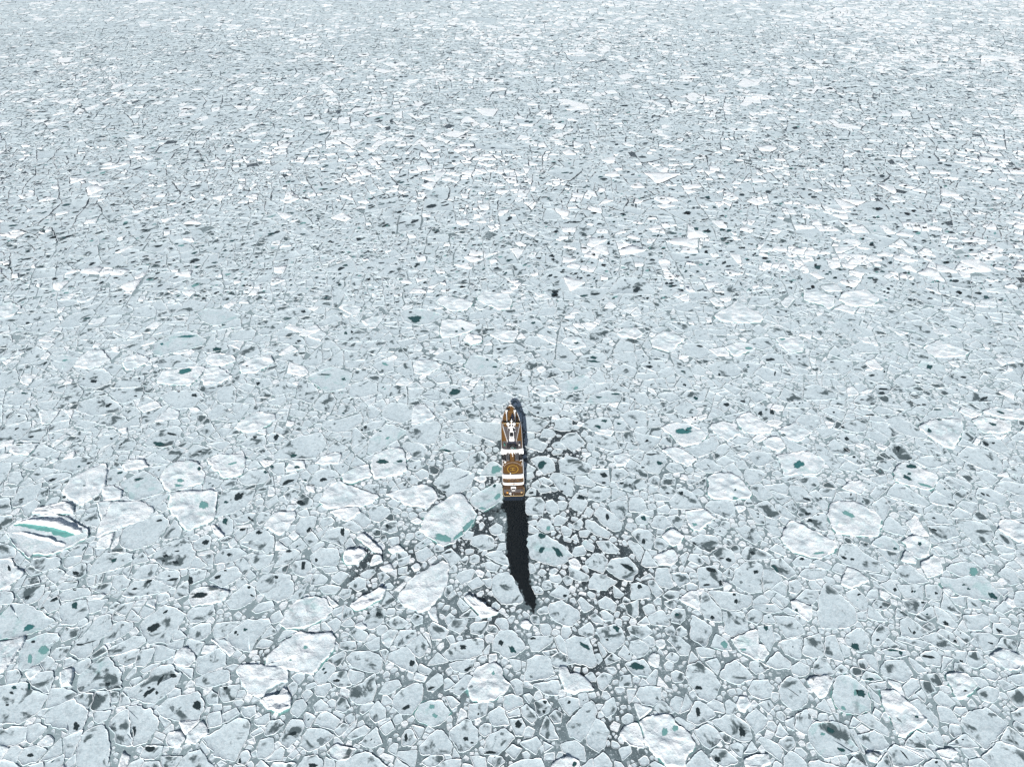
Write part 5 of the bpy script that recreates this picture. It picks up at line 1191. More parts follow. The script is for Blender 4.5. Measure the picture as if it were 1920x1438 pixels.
zt = [0.9, 2.0, 2.2, 2.4, 2.3, 0.9]; zc = [1.1, 2.6, 3.0, 3.3, 3.1, 1.3]
strip("ice_wall", [[(x, y, 0.75) for x, y in tb], [(x, y + .15, z * .55 + .4) for (x, y), z in zip(tt, zt)], [(x, y, z) for (x, y), z in zip(tt, zt)]], M["teal_ice"], (0, 0, 0))
strip("snow_crest", [[(x, y, z) for (x, y), z in zip(tt, zt)], [(x, y, z) for (x, y), z in zip(cr, zc)], [(x, y, 0.2) for x, y in bk]], M["ice"], (1, 0, 0))
r2 = [(-278.4, 242.9), (-268.4, 242.0), (-261.1, 239.7), (-252.5, 237.5), (-246.5, 235.2), (-240.1, 233.4)]
strip("snow_ridge", [[(x - .3, y - 1.3, 0.8) for x, y in r2], [(x, y, z) for (x, y), z in zip(r2, (1.0, 1.6, 1.9, 2.0, 1.9, 1.0))], [(x + .2, y + 1.0, 0.8) for x, y in r2]], M["ice"], (1, 0, 0))
pb = Buf(); ledge_into(pb, P, 2.2, 3); link("submerged_ledge", pb.mesh("submerged_ledge", org), M["ledge"], o)

# ------------------------------------------------------------------ the farther pack: a sheet broken again and again into angular floes of every size
FRAC = []
def pick_target(x, y):
    v = mn.noise((x * .006, y * .008, 4.4))
    return math.exp(rnd.gauss((4.25 if y > 520 else 4.0) + 0.8 * v, 1.0)) + (16 if y > 900 else 5)
def shatter(p, depth=0):
    A = abs(area(p)); cx, cy = centroid(p)
    if A < pick_target(cx, cy) * 1.5 or A < 12 or depth > 22:
        if 88 < cy < YF and abs(cx) < 0.62 * cy + 170: FRAC.append((p, cx, cy, A))
        return
    sxx = sum((q[0] - cx) ** 2 for q in p); syy = sum((q[1] - cy) ** 2 for q in p); sxy = sum((q[0] - cx) * (q[1] - cy) for q in p)
    best = None; L = math.sqrt(A) * 0.22; a0 = 0.5 * math.atan2(2 * sxy, sxx - syy)
    for _ in range(4):                       # of four cracks take the one that leaves the chunkier pieces
        ax = a0 + rnd.gauss(0, 0.5); nx_, ny_ = math.cos(ax), math.sin(ax); t = rnd.gauss(0, L)
        c = nx_ * (cx + t * nx_) + ny_ * (cy + t * ny_); pq = (clip(p, nx_, ny_, c), clip(p, -nx_, -ny_, -c))
        if min(len(pq[0]), len(pq[1])) < 3: continue
        m = min(abs(area(q)) / perim(q) ** 2 for q in pq) - 0.02 * (len(pq[0]) == 3) - 0.02 * (len(pq[1]) == 3)
        if best is None or m > best[0]: best = (m, pq)
    if best is None: return
    for q in best[1]: shatter(q, depth + 1)
YF = 2050.0
CO = {}
for gj in range(-7, 24):
    for gi in range(-22, 23):
        CO[gi, gj] = (gi * 78 + (39 if gj % 2 else 0) + rnd.uniform(-26, 26), 430 + gj * 72 + rnd.uniform(-24, 24))
for (gi, gj), (x, y) in CO.items():
    if abs(x) > 0.64 * max(y, 0) + 260 or y < 40: continue
    p = [(x - 90, y - 90), (x + 90, y - 90), (x + 90, y + 90), (x - 90, y + 90)]
    for dj in (-2, -1, 0, 1, 2):
        for di in (-2, -1, 0, 1, 2):
            q = CO.get((gi + di, gj + dj))
            if q and (di or dj) and len(p) > 2:
                ux, uy = q[0] - x, q[1] - y; p = clip(p, ux, uy, ux * (q[0] + x) / 2 + uy * (q[1] + y) / 2)
    if len(p) > 2: shatter(p)
def warp(x, y):
    return (x + 9 * mn.noise((x * .014, y * .014, 0.3)) + 2.6 * mn.noise((x * .07, y * .07, 5.0)), y + 9 * mn.noise((x * .014, y * .014, 7.3)) + 2.6 * mn.noise((x * .07, y * .07, 9.0)))
def wob(x, y):
    return (x + 0.95 * mn.noise((x * .17, y * .17, 1.3)) + 0.45 * mn.noise((x * .45, y * .45, 2.2)), y + 0.95 * mn.noise((x * .17, y * .17, 4.3)) + 0.45 * mn.noise((x * .45, y * .45, 6.2)))
def crack_line(p, ds):                       # cracks wander; both sides of one follow the same line
    o = []
    for i in range(len(p)):
        a, b = p[i - 1], p[i]; n = max(1, int(math.hypot(b[0] - a[0], b[1] - a[1]) / ds))
        for k in range(n): t = k / n; o.append(wob(a[0] + (b[0] - a[0]) * t, a[1] + (b[1] - a[1]) * t))
    return o
FRAC = [([warp(a, b) for a, b in p], *warp(cx, cy), A) for p, cx, cy, A in FRAC]
FRONT = 492.0
NEARF = []; far_ = []
for q in FRAC: (far_ if q[2] > FRONT + 14 * mn.noise((q[1] * .02, 3.3, 0)) else NEARF).append(q)
FRAC = far_
for p, cx, cy, A in FRAC:
    if cy < 680: raster(p, dist, 0.0)
spread_dist()
def grid_of(hs):
    g = {}
    for hu in hs:
        for i in range(int((hu[1] - 14) // 20), int((hu[3] + 14) // 20) + 1):
            for j in range(int((hu[2] - 14) // 20), int((hu[4] + 14) // 20) + 1): g.setdefault((i, j), []).append(hu)
    return g
def boxed(p): return (hull2(p), min(q[0] for q in p), min(q[1] for q in p), max(q[0] for q in p), max(q[1] for q in p))
def outside_hulls(p, x, y, rmax, gap, grid):
    for hu, xa, ya, xb, yb in grid.get((int(x // 20), int(y // 20)), ()):
        if x < xa - rmax or x > xb + rmax or y < ya - rmax or y > yb + rmax: continue
        best = None
        for k in range(len(hu)):
            a, b = hu[k - 1], hu[k]; L = math.hypot(b[0] - a[0], b[1] - a[1])
            if L < 1e-6: continue
            ex, ey = (b[1] - a[1]) / L, -(b[0] - a[0]) / L; sd = (x - a[0]) * ex + (y - a[1]) * ey
            if best is None or sd > best[0]: best = (sd, ex, ey, a)
        if best is None or best[0] > rmax + 1: continue
        _, ex, ey, a = best; p = clip(p, -ex, -ey, -(a[0] * ex + a[1] * ey + gap))
        if len(p) < 3: break
    return p
near_hulls = [boxed(p) for p in [f[1] for f in FL] + LEAD + [FOOT]]
hg_near = grid_of(near_hulls); FILL = []
for p, cx, cy, A in NEARF:
    if gap_at(cx, cy) < 0.5: continue
    op = openness(cx, cy)
    if rnd.random() < op * 1.1 + 0.20: continue
    r = math.sqrt(A / math.pi); p = outside_hulls(p, cx, cy, r * 2.4, rnd.uniform(.25, .55), hg_near)
    if len(p) < 3: continue
    B = abs(area(p))
    if B < 5 or B < 0.22 * A: continue
    c = centroid(p); k = rnd.uniform(0.12, 0.35) + 0.5 * op; f = max(0.6, 1 - k / math.sqrt(B / math.pi))
    p = [(c[0] + (a - c[0]) * f, c[1] + (b - c[1]) * f) for a, b in p]
    if area(p) < 0: p = p[::-1]
    FILL.append((p, c[0], c[1], math.sqrt(abs(area(p)) / math.pi)))
for q in FILL: raster(q[0], dist, 0.0)
spread_dist()
print("fracture", len(FRAC), round(time.time() - T0, 1))

# ------------------------------------------------------------------ the rest of the pack: seeds of many sizes, then one cell of ice round each
cellS = 40.0; seeds = []; gridS = {}
def try_seed(x, y, r, k):
    i0, j0 = int(x // cellS), int(y // cellS)
    for i in (i0 - 1, i0, i0 + 1):
        for j in (j0 - 1, j0, j0 + 1):
            for (a, b, q, _) in gridS.get((i, j), ()):
                if (a - x) ** 2 + (b - y) ** 2 < (k * (r + q)) ** 2: return False
    s = (x, y, r, len(seeds)); seeds.append(s); gridS.setdefault((i0, j0), []).append(s); return True
def sample_far(y0, y1):
    while True:
        y = math.sqrt(rnd.uniform(y0 * y0, y1 * y1)); w = 0.62 * y + 150
        if rnd.random() < w / (0.62 * y + 150 + 0.9 * max(0, 0)): return rnd.uniform(-w, w), y
def band(y0, y1): return 0.62 * (y1 * y1 - y0 * y0) + 300 * (y1 - y0)
for r, k, dens in ((3.0, 0.84, 1.2), (2.2, 0.84, 1.4), (1.5, 0.86, 1.0), (1.0, 0.9, 0.8), (0.65, 0.95, 0.5)):
    ymax = 530 if r > 1.2 else 400
    n = int(band(90, ymax) * dens / (math.pi * r * r))
    for _ in range(n):
        x, y = sample_far(90, ymax); rr = r * rnd.uniform(0.82, 1.2)
        g = gap_at(x, y)
        if g < 0.66 * rr + 0.15: continue
        if r < 3 and rnd.random() > 0.42 + 1.1 * max(0.0, mn.noise((x * .03, y * .03, 1.0)) + .1): continue
        op = openness(x, y)
        if r < 1.3 and rnd.random() < .3 + .5 * op: continue
        if op > 0.05 and (rnd.random() < op * (0.75 if rr < 4.2 else 1.0) or rr > 5.0 and op > .3): continue
        try_seed(x, y, rr, k)
print("seeds", len(seeds), round(time.time() - T0, 1))
hgrid = grid_of(near_hulls + [boxed(q[0]) for q in FRAC if q[2] < 560] + [boxed(q[0]) for q in FILL])
CELLS = []                                   # outline, middle, radius, gap to its neighbours
for (x, y, r, idx) in seeds:
    op = openness(x, y)
    m = rnd.choice((5, 6)) if r > 2.8 else rnd.choice((4, 5, 5, 6)); a0 = rnd.uniform(0, 6.28); el = rnd.uniform(0.75, 1.3); ea = rnd.uniform(0, 3.14)
    big = (2.4 if r > 2.8 else 1.5) - 0.45 * op; p = []
    for k in range(m):
        t = a0 + 2 * math.pi * (k + rnd.uniform(-.25, .25)) / m; q = r * big * rnd.uniform(.82, 1.1); u, v = q * math.cos(t - ea) * el, q * math.sin(t - ea) / el
        p.append((x + u * math.cos(ea) - v * math.sin(ea), y + u * math.sin(ea) + v * math.cos(ea)))
    half = rnd.uniform(0.06, 0.22) + 0.012 * r
    i0, j0 = int(x // cellS), int(y // cellS); nb = []
    for i in (i0 - 1, i0, i0 + 1):
        for j in (j0 - 1, j0, j0 + 1):
            for s in gridS.get((i, j), ()):
                if s[3] != idx:
                    d2 = (s[0] - x) ** 2 + (s[1] - y) ** 2
                    if d2 < (r * 2.0 + s[2] * 2.0) ** 2: nb.append((d2, s))
    nb.sort(key=lambda q: q[0]); rmax = r * big * 1.25
    for d2, s in nb:
        d = math.sqrt(d2); t = (d2 + 0.6 * (r * r - s[2] * s[2])) / (2 * d) - half
        if t > rmax: continue
        ux, uy = (s[0] - x) / d, (s[1] - y) / d
        p = clip(p, ux, uy, ux * x + uy * y + t)
        if len(p) < 3: break
    if len(p) > 2: p = outside_hulls(p, x, y, rmax, 0.10 + half * .5, hgrid)
    if len(p) < 3 or abs(area(p)) < 0.35 * r * r: continue
    CELLS.append((p, x, y, r, idx))
for n_, q in enumerate(FILL): CELLS.append((*q, 50000 + n_))
for n_, (p, cx, cy, A) in enumerate(FRAC):
    r = math.sqrt(A / math.pi)
    if r < 7 and rnd.random() < 0.004 + 0.035 * max(0, mn.noise((cx * .011, cy * .011, 8.1))): continue   # a gap of open water
    k = (rnd.uniform(0.06, 0.28) + (rnd.uniform(0, .6) if rnd.random() < .18 else 0)) * min(1.1, 0.6 + max(0, cy - 500) / 900)
    f = max(0.6, 1 - 2 * k / r)
    sh = rnd.uniform(-.25, .25) * k
    p = [(cx + (a - cx) * f + sh, cy + (b - cy) * f) for a, b in p]
    if cy < 620: p = outside_hulls(p, cx, cy, r * 2.2, 0.15, hg_near)
    if len(p) < 3 or abs(area(p)) < 0.4 * A: continue
    if area(p) < 0: p = p[::-1]
    CELLS.append((p, cx, cy, r, 90000 + n_))
ncell = 0
for p, x, y, r, idx in CELLS:
    if area(p) < 0: p = p[::-1]
    ncell += 1
    q = [p[i] for i in range(len(p)) if math.hypot(p[i][0] - p[i - 1][0], p[i][1] - p[i - 1][1]) > 0.15 * r]
    if len(q) < 3: q = p
    q = cut_corners(q, rnd.uniform(0.05, 0.14) if r > 2.4 else .09)
    if idx >= 90000: q = crack_line(q, 2.6 if y < 850 else 4.5)
    u = rnd.random(); streak = max(0, min(1.1, 0.5 + 0.6 * mn.noise((x * .0034, y * .0042, 2.2)) + 0.00022 * x))
    sn = u < (0.05 + 0.46 * streak ** 2 if y > 520 else 0.10)
    fl = 's' if sn else 'd' if u < 0.62 and y < 700 else 'p'
    if r < 2.2: fl = 'p' if u > .4 else 's'
    snow, melt, teal = tones(fl)
    if r < 2.4: snow, melt = rnd.uniform(0.0, 0.55), 0.0
    if y > 640 and fl != 's': melt = 0.28
    snow = min(1.0, snow * (rnd.uniform(.8, 1.45) if y < 520 else rnd.uniform(1.1, 1.8)))
    detail = idx < 90000 and r > 2.4
    if detail: q = p
    h = rnd.uniform(0.12, 0.26) if r > 2 else rnd.uniform(0.06, 0.22)
    rough = (rnd.uniform(.5, 1.1) if y > 500 else .5) if fl == 's' and r > 2.4 else 0.04
    rim = (rnd.uniform(0.02, 0.20) if y > 500 else rnd.uniform(.06, .22)) if r > 2.4 else 0.06
    if r < 2.4:                              # a small cake: side, top edge and a middle
        cx, cy = centroid(q); n = len(q); b0 = len(pack.v)
        jit = [(a + rnd.uniform(-.08, .08) * r, b + rnd.uniform(-.08, .08) * r) for a, b in q]
        for a, b in jit: pack.v.append((a, b, -0.15)); pack.t.append((0.1, 0, 0.8))
        for a, b in jit: pack.v.append((a, b, h * rnd.uniform(.75, 1.15))); pack.t.append((0.9, 0, 0))
        for a, b in jit: pack.v.append((cx + (a - cx) * .78, cy + (b - cy) * .78, h)); pack.t.append((snow, 0, 0))
        pack.v.append((cx, cy, h + rnd.uniform(-.06, .12) * r)); pack.t.append((snow, 0.0, 0.3 if u < .1 else 0))
        for i in range(n):
            j = (i + 1) % n
            pack.f.append((b0 + i, b0 + j, b0 + n + j, b0 + n + i)); pack.f.append((b0 + n + i, b0 + n + j, b0 + 2 * n + j, b0 + 2 * n + i)); pack.f.append((b0 + 2 * n + i, b0 + 2 * n + j, b0 + 3 * n)); pack.sm += [False] * 3
    elif y > 850:                            # far away: edge, rim and middle
        cx, cy = centroid(q); n = len(q); b0 = len(pack.v); e = rnd.uniform(.1, .7)
        pack.v += [(a, b, -0.1) for a, b in q]; pack.v += [(a, b, h + rim * rnd.uniform(.2, 1)) for a, b in q]; pack.t += [(e, 0, .3)] * n + [(max(snow, e), 0, 0)] * n
        f = max(.5, 1 - .7 / r); pack.v += [(cx + (a - cx) * f, cy + (b - cy) * f, h + rough * max(0, fbm(a, b, .1))) for a, b in q]; pack.t += [(snow, melt, teal)] * n
        pack.v.append((cx, cy, h + rough * max(-.1, fbm(cx, cy, .1)))); pack.t.append((snow, melt, teal))
        for i in range(n):
            j = (i + 1) % n
            pack.f.append((b0 + i, b0 + j, b0 + n + j, b0 + n + i)); pack.f.append((b0 + n + i, b0 + n + j, b0 + 2 * n + j, b0 + 2 * n + i)); pack.f.append((b0 + 2 * n + i, b0 + 2 * n + j, b0 + 3 * n)); pack.sm += [False] * 3
    else:
        build_floe(pack, q, h, snow, melt, teal, rough, (), detail, idx * .77, rim)
    if r > 2.8 and y < 1500 and rnd.random() < (0.9 if y > 480 else .24) * (0.4 if fl == 's' else 1):
        for _ in range(rnd.choice((1, 1, 2, 3) if y < 480 else (1, 2, 3, 4))):
            aa = rnd.uniform(0, 6.28); dd = rnd.uniform(0, .62) * r; c0 = (x + dd * math.cos(aa), y + dd * math.sin(aa)); pr = r * rnd.uniform(.07, .22) * (1.7 if y > 480 else .9); th = R(35) + rnd.uniform(-.5, .5)
            k2 = rnd.uniform(.35, .8); pond_into(packpond[rnd.choice("kkkkkkTTt")], c0, (pr * math.cos(th), pr * math.sin(th)), (-pr * k2 * math.sin(th), pr * k2 * math.cos(th)), h + 0.07 + (.5 * rough if fl == 's' else 0), idx * .3, 14 if y < 600 else 7)
print("cells", ncell, len(pack.f), round(time.time() - T0, 1))
tag(link("pack_ice", pack.mesh("pack_ice"), M["ice"]), "close pack of smaller and more distant grey ice floes", "pack ice", kind="stuff")
for k, nm in (("k", "black melt holes"), ("T", "deep blue-green ponds"), ("t", "teal ponds"), ("u", "blue-green ponds"), ("d", "wet grey patches")):
    if packpond[k].f: tag(link("melt_water", packpond[k].mesh("melt_water"), M["pond_" + k]), nm + " scattered over the distant pack ice", "melt water", kind="stuff")
if packledge.f: tag(link("submerged_ice", packledge.mesh("submerged_ice"), M["ledge"]), "pale green ice feet just under the water", "submerged ice", kind="stuff")

# ------------------------------------------------------------------ the ship: u to starboard, s forward from the transom, z up
ship = tag(bpy.data.objects.new("expedition_ship", None), "navy and white ship with teak decks and a brown helideck in the ice", "ship", None, "thing")
ship.location = (SHIP0.x, SHIP0.y, 0); ship.rotation_euler = (0, 0, SHIPA); col.objects.link(ship)
def part(name, buf, mat, parent=None, label=None):
    o = link(name, buf.mesh(name), M[mat], parent or ship)
    if label: o["label"] = label
    return o
def box(b, u0, u1, s0, s1, z0, z1, bev=0.04):
    """a box with chamfered edges"""
    bm = bmesh.new(); bmesh.ops.create_cube(bm, size=1.0, matrix=Matrix.Translation(((u0 + u1) / 2, (s0 + s1) / 2, (z0 + z1) / 2)) @ Matrix.Diagonal((u1 - u0, s1 - s0, z1 - z0, 1)))
    bv = min(bev, (u1 - u0) * .2, (s1 - s0) * .2, (z1 - z0) * .2)
    bmesh.ops.bevel(bm, geom=bm.edges[:], offset=bv, segments=1, affect='EDGES', profile=0.5)
    bm.verts.index_update(); k = len(b.v); b.v += [tuple(v.co) for v in bm.verts]; b.f += [tuple(k + v.index for v in f.verts) for f in bm.faces]; bm.free()
def prism(b, poly, z0, z1, taper=0.0):
    if area(poly) < 0: poly = poly[::-1]
    n = len(poly); k = len(b.v); cx, cy = centroid(poly)
    b.v += [(x, y, z0) for x, y in poly] + [(x + (cx - x) * taper, y + (cy - y) * taper, z1) for x, y in poly]
    for i in range(n): j = (i + 1) % n; b.f.append((k + i, k + j, k + n + j, k + n + i))
    b.f.append(tuple(k + n + i for i in range(n))); b.f.append(tuple(k + n - 1 - i for i in range(n)))
def tube(b, pts, r, n=8, r1=None):
    k = len(b.v); m = len(pts)
    for i, p in enumerate(pts):
        p = Vector(p); d = (Vector(pts[min(i + 1, m - 1)]) - Vector(pts[max(i - 1, 0)])).normalized()
        a = d.orthogonal().normalized(); c = d.cross(a); rr = r + ((r1 if r1 is not None else r) - r) * i / max(1, m - 1)
        for q in range(n): t = 2 * math.pi * q / n; b.v.append(tuple(p + (a * math.cos(t) + c * math.sin(t)) * rr))
    for i in range(m - 1):
        for q in range(n): w = (q + 1) % n; b.f.append((k + i * n + q, k + i * n + w, k + (i + 1) * n + w, k + (i + 1) * n + q))
    b.f.append(tuple(k + q for q in range(n))[::-1]); b.f.append(tuple(k + (m - 1) * n + q for q in range(n)))
def ball(b, c, r, sz=1.0, n=14, m=8):
    k = len(b.v); b.v.append((c[0], c[1], c[2] + r * sz))
    for i in range(1, m):
        t = math.pi * i / m
        for q in range(n): a = 2 * math.pi * q / n; b.v.append((c[0] + r * math.sin(t) * math.cos(a), c[1] + r * math.sin(t) * math.sin(a), c[2] + r * sz * math.cos(t)))
    b.v.append((c[0], c[1], c[2] - r * sz)); e = len(b.v) - 1
    for q in range(n):
        w = (q + 1) % n; b.f.append((k, k + 1 + q, k + 1 + w)); b.f.append((e, k + 1 + (m - 2) * n + w, k + 1 + (m - 2) * n + q))
        for i in range(m - 2): o = k + 1 + i * n; b.f.append((o + q, o + n + q, o + n + w, o + w))
def wall(b, path, z0, z1, th, closed=False):
    """an upright band along a path in plan, th thick"""
    n = len(path); off = []
    for i in range(n):
        a = path[(i - 1) % n if closed else max(i - 1, 0)]; c = path[(i + 1) % n if closed else min(i + 1, n - 1)]
        L = math.hypot(c[0] - a[0], c[1] - a[1]) or 1; off.append((-(c[1] - a[1]) / L * th, (c[0] - a[0]) / L * th))
    zf0 = z0 if callable(z0) else (lambda p: z0); zf1 = z1 if callable(z1) else (lambda p: z1); k = len(b.v)
    for p, o in zip(path, off):
        q = (p[0] + o[0], p[1] + o[1]); b.v += [(p[0], p[1], zf0(p)), (p[0], p[1], zf1(p)), (q[0], q[1], zf1(p)), (q[0], q[1], zf0(p))]
    for i in range(n if closed else n - 1):
        a = k + 4 * i; c = k + 4 * ((i + 1) % n)
        for t in range(4): w = (t + 1) % 4; b.f.append((a + t, c + t, c + w, a + w))
    if not closed: b.f.append((k, k + 1, k + 2, k + 3)); e = k + 4 * (n - 1); b.f.append((e + 3, e + 2, e + 1, e))
def interp(t, x):
    if x <= t[0][0]: return t[0][1]
    for a, b in zip(t, t[1:]):
        if x <= b[0]: return a[1] + (b[1] - a[1]) * (x - a[0]) / (b[0] - a[0])
    return t[-1][1]
HW = [(-0.6, 5.0), (-0.2, 5.75), (0.8, 6.15), (3, 6.35), (8, 6.45), (30, 6.45), (48, 6.4), (56, 6.15), (60, 5.65), (64, 4.85), (67, 4.05), (69.5, 3.15), (71.3, 2.2), (72.4, 1.25), (72.9, 0.5), (73.0, 0.05)]
TOP = [(-0.6, 3.55), (5.5, 3.6), (7.6, 5.6), (9, 6.0), (22, 6.0), (46, 6.6), (52, 8.3), (57, 9.4), (73, 9.9)]
SS = [-0.6, -0.2, 0.8, 3, 6, 8, 12, 22, 30, 40, 48, 52, 56, 58, 60, 62, 64, 65.5, 67, 68.3, 69.5, 70.5, 71.3, 72, 72.4, 72.75, 72.95, 73]
b = Buf(); rows = []
for s in SS:
    w = interp(HW, s); zt = interp(TOP, s); row = []
    rake = max(0, s - 60) / 13
    for f, zz in ((0.15, -4.0), (0.80 - .25 * rake, -2.0), (0.96 - .22 * rake, 0.0), (0.99 - .10 * rake, zt * .5), (1.0, zt)):
        back = rake ** 2 * (1 - (zz + 4) / (zt + 4)) * 4.0
        row.append((w * f, s - back, zz))
    rows.append(row)
for row in rows:
    b.v += [(-x, y, z) for x, y, z in row[::-1]] + row
n = 10
for i in range(len(rows) - 1):
    for q in range(n - 1): w = q + 1; b.f.append((i * n + q, i * n + w, (i + 1) * n + w, (i + 1) * n + q))
b.f.append(tuple(range(n))); e = (len(rows) - 1) * n; b.f.append(tuple(e + q for q in range(n))[::-1])
hull_o = part("hull", b, "hull")
def outline(s0, s1, inset=0.0, n=40, shrink=None):
    ss = [s0 + (s1 - s0) * i / n for i in range(n + 1)]
    r = [(max(0.03, interp(HW, s) - inset), s) for s in ss]; return r + [(-x, y) for x, y in r[::-1]]
# white bulwark and cap rail round the bow, and round the stern
path = [(max(0.03, interp(HW, s) - .12), s) for s in SS if s > 55]; path = path + [(-x, y) for x, y in path[::-1]]
b = Buf(); wall(b, path, lambda p: interp(TOP, p[1]) - 0.5, lambda p: interp(TOP, p[1]) + 0.14, 0.28); part("bow_bulwark", b, "white", hull_o)
path = [(interp(HW, s) - .1, s) for s in (6, 5, 3, 1.5, .8, .2, -.2, -.5)]; path = path + [(-x, y) for x, y in path[::-1]]
b = Buf(); wall(b, path, 3.2, 3.78, -0.26); part("stern_rail", b, "tan", hull_o)
b = Buf(); prism(b, outline(-0.45, 7.6, 0.25, 12), 2.6, 2.9); part("aft_deck", b, "darkteak")
b = Buf(); box(b, -5.7, 5.7, 2.9, 5.2, 2.9, 3.02); part("mooring_deck_panel", b, "grey")
b = Buf(); box(b, -5.9, 5.9, 6.9, 10.5, 2.5, 3.02); part("cockpit_deck", b, "darkteak")
# aft house, deck by deck
def arc_edge(s, u, bow, n=10): return [(u * (1 - 2 * i / n), s - bow * math.sin(math.pi * i / n) + 0.0) for i in range(n + 1)]
b = Buf(); box(b, -5.6, 5.6, 10.4, 30, 2.9, 5.5); part("lower_house", b, "white")
b = Buf(); prism(b, [(6.3, 12), *arc_edge(7.7, 6.3, 0.9), (-6.3, 12)], 5.35, 5.75); part("cafe_deck", b, "teak")
pth = [(6.36, 12.0), (6.36, 9.2), *[(6.36 * c, 8.6 - 1.25 * sn) for c, sn in ((.985, .25), (.93, .5), (.8, .78), (.5, .95), (0, 1.0), (-.5, .95), (-.8, .78), (-.93, .5), (-.985, .25))], (-6.36, 9.2), (-6.36, 12.0)]
b = Buf(); wall(b, [(x, y - .35) for x, y in pth], 4.55, 6.35, -0.3); part("aft_bulwark", b, "white")
b = Buf(); tube(b, [(0.15, 7.1, 3.0), (0.35, 7.0, 6.4), (0.45, 7.9, 6.5)], 0.16, 6); part("stern_ladder", b, "dgrey")
pth = [(6.3, 24), (6.3, 12.6), *[(6.3 * c, 12.2 - 1.1 * sn) for c, sn in ((.985, .25), (.93, .5), (.8, .78), (.5, .95), (0, 1.0), (-.5, .95), (-.8, .78), (-.93, .5), (-.985, .25))], (-6.3, 12.6), (-6.3, 24)]
b = Buf(); wall(b, pth, 5.76, 8.75, -0.35); house = part("helideck_house", b, "white")
for k in range(9):
    for sd in (-1, 1):
        b = Buf(); u = sd * 6.32; box(b, min(u, u - sd * .06), max(u, u - sd * .06), 13.2 + k * 1.15, 14.0 + k * 1.15, 6.7, 7.6, .01); part("window", b, "glass", house)
b = Buf(); box(b, -.09, .09, 11.0, 11.15, 7.5, 7.8); part("stern_lamp", b, "dgrey", house)
# helideck
hp = [(5.55, 22.8), (5.75, 21.5), (5.75, 13.4), (5.3, 12.5), (4.0, 12.05), (0, 11.8), (-4.0, 12.05), (-5.3, 12.5), (-5.75, 13.4), (-5.75, 21.5), (-5.55, 22.8)]
b = Buf(); prism(b, hp, 8.35, 8.6); heli = part("helideck", b, "heli")
def flat_ring(b, c, r0, r1, z, a0=0, a1=2 * math.pi, n=48):
    k = len(b.v)
    for i in range(n + 1):
        a = a0 + (a1 - a0) * i / n
        for r in (r0, r1): b.v.append((c[0] + r * math.cos(a), c[1] + r * math.sin(a), z))
    for i in range(n): b.f.append((k + 2 * i, k + 2 * i + 1, k + 2 * i + 3, k + 2 * i + 2))
hc = (-0.05, 16.1)
b = Buf(); flat_ring(b, hc, 2.95, 3.28, 8.606); part("landing_circle", b, "yellow", heli)
b = Buf()
for s0 in (-1.12, 0.82): box(b, hc[0] - 1.45, hc[0] + 1.45, hc[1] + s0, hc[1] + s0 + .3, 8.6, 8.607, .001)
box(b, hc[0] - .17, hc[0] + .17, hc[1] - .82, hc[1] + .82, 8.6, 8.6072, .001); part("letter_h", b, "yellow", heli)
b = Buf(); flat_ring(b, hc, 5.45, 5.6, 8.606, R(22), R(158), 30); part("limit_arc", b, "offwhite", heli)
b = Buf(); wall(b, [(-5.5, 13.0), (-5.2, 12.7), (-4.0, 12.3), (0, 12.05), (4.0, 12.3), (5.2, 12.7), (5.5, 13.0)], 8.6, 8.68, -1.0); part("safety_net", b, "grey", heli)
for (u, s) in [(-5.55, 19.4), (5.5, 19.4), (-5.5, 20.6), (5.55, 20.6)]:
    b = Buf(); tube(b, [(u, s, 8.6), (u, s, 8.75)], .22, 10); tube(b, [(u, s, 8.75), (u, s, 9.25)], .16, 8, .2); part("deck_light", b, "offwhite", heli)
b = Buf(); tube(b, [(-4.6, 21.2, 8.95), (-4.1, 22.0, 8.95)], .48, 12); tube(b, [(-4.35, 21.6, 8.6), (-4.35, 21.6, 8.9)], .3, 8); part("life_raft_canister", b, "white")
b = Buf(); box(b, -1.85, -1.3, 11.75, 12.5, 8.7, 9.5, .1); part("fire_monitor", b, "offwhite")
# waist between helideck and bridge house: centre gangway, two engine casings, open boat bays
b = Buf(); box(b, -1.35, 1.15, 22.9, 30.0, 8.2, 8.55); part("centre_gangway", b, "teak")
for u0, u1 in ((-3.85, -1.85), (1.75, 3.75)):
    b = Buf(); box(b, u0, u1, 22.95, 30.0, 5.6, 8.75, .12); cs = part("casing_roof", b, "grey")
    b = Buf(); box(b, u0 + .25, u1 - .25, 24.2, 27.6, 8.75, 8.83, .03); part("hatch_cover", b, "dgrey", cs)
b = Buf(); box(b, -6.2, 6.2, 22.4, 30.2, 3.4, 6.4); part("boat_bay_floor", b, "black")  # coloured black to stand in for the shade down inside the bays
for sd in (-1, 1):
    b = Buf(); wall(b, [(sd * 6.3, 22.4), (sd * 6.3, 30.2)], 6.0, 7.2, 0.15 * sd); part("bay_rail", b, "hull")
    b = Buf(); tube(b, [(sd * 4.1, 22.9, 8.4), (sd * 5.2, 23.1, 8.9), (sd * 6.0, 22.8, 8.7)], .14, 6); part("davit", b, "white")
    b = Buf(); tube(b, [(sd * 4.3, 29.2, 8.9), (sd * 5.6, 29.0, 9.3)], .14, 6); part("davit", b, "white")
for u, s, w, m in ((-3.4, 29.0, .5, "white"), (-3.0, 27.9, .4, "black"), (0.1, 28.6, .75, "white"), (0.2, 26.7, .42, "offwhite"), (2.9, 29.2, .5, "white"), (2.95, 28.0, .4, "black")):
    b = Buf(); z = 8.55 if abs(u) < 1.2 else 8.75; tube(b, [(u, s, z), (u, s, z + w * 1.3)], w * .55, 8); ball(b, (u, s + .2, z + w * 1.5), w * .75, .7, 10, 6); part("vent_cowl", b, m)
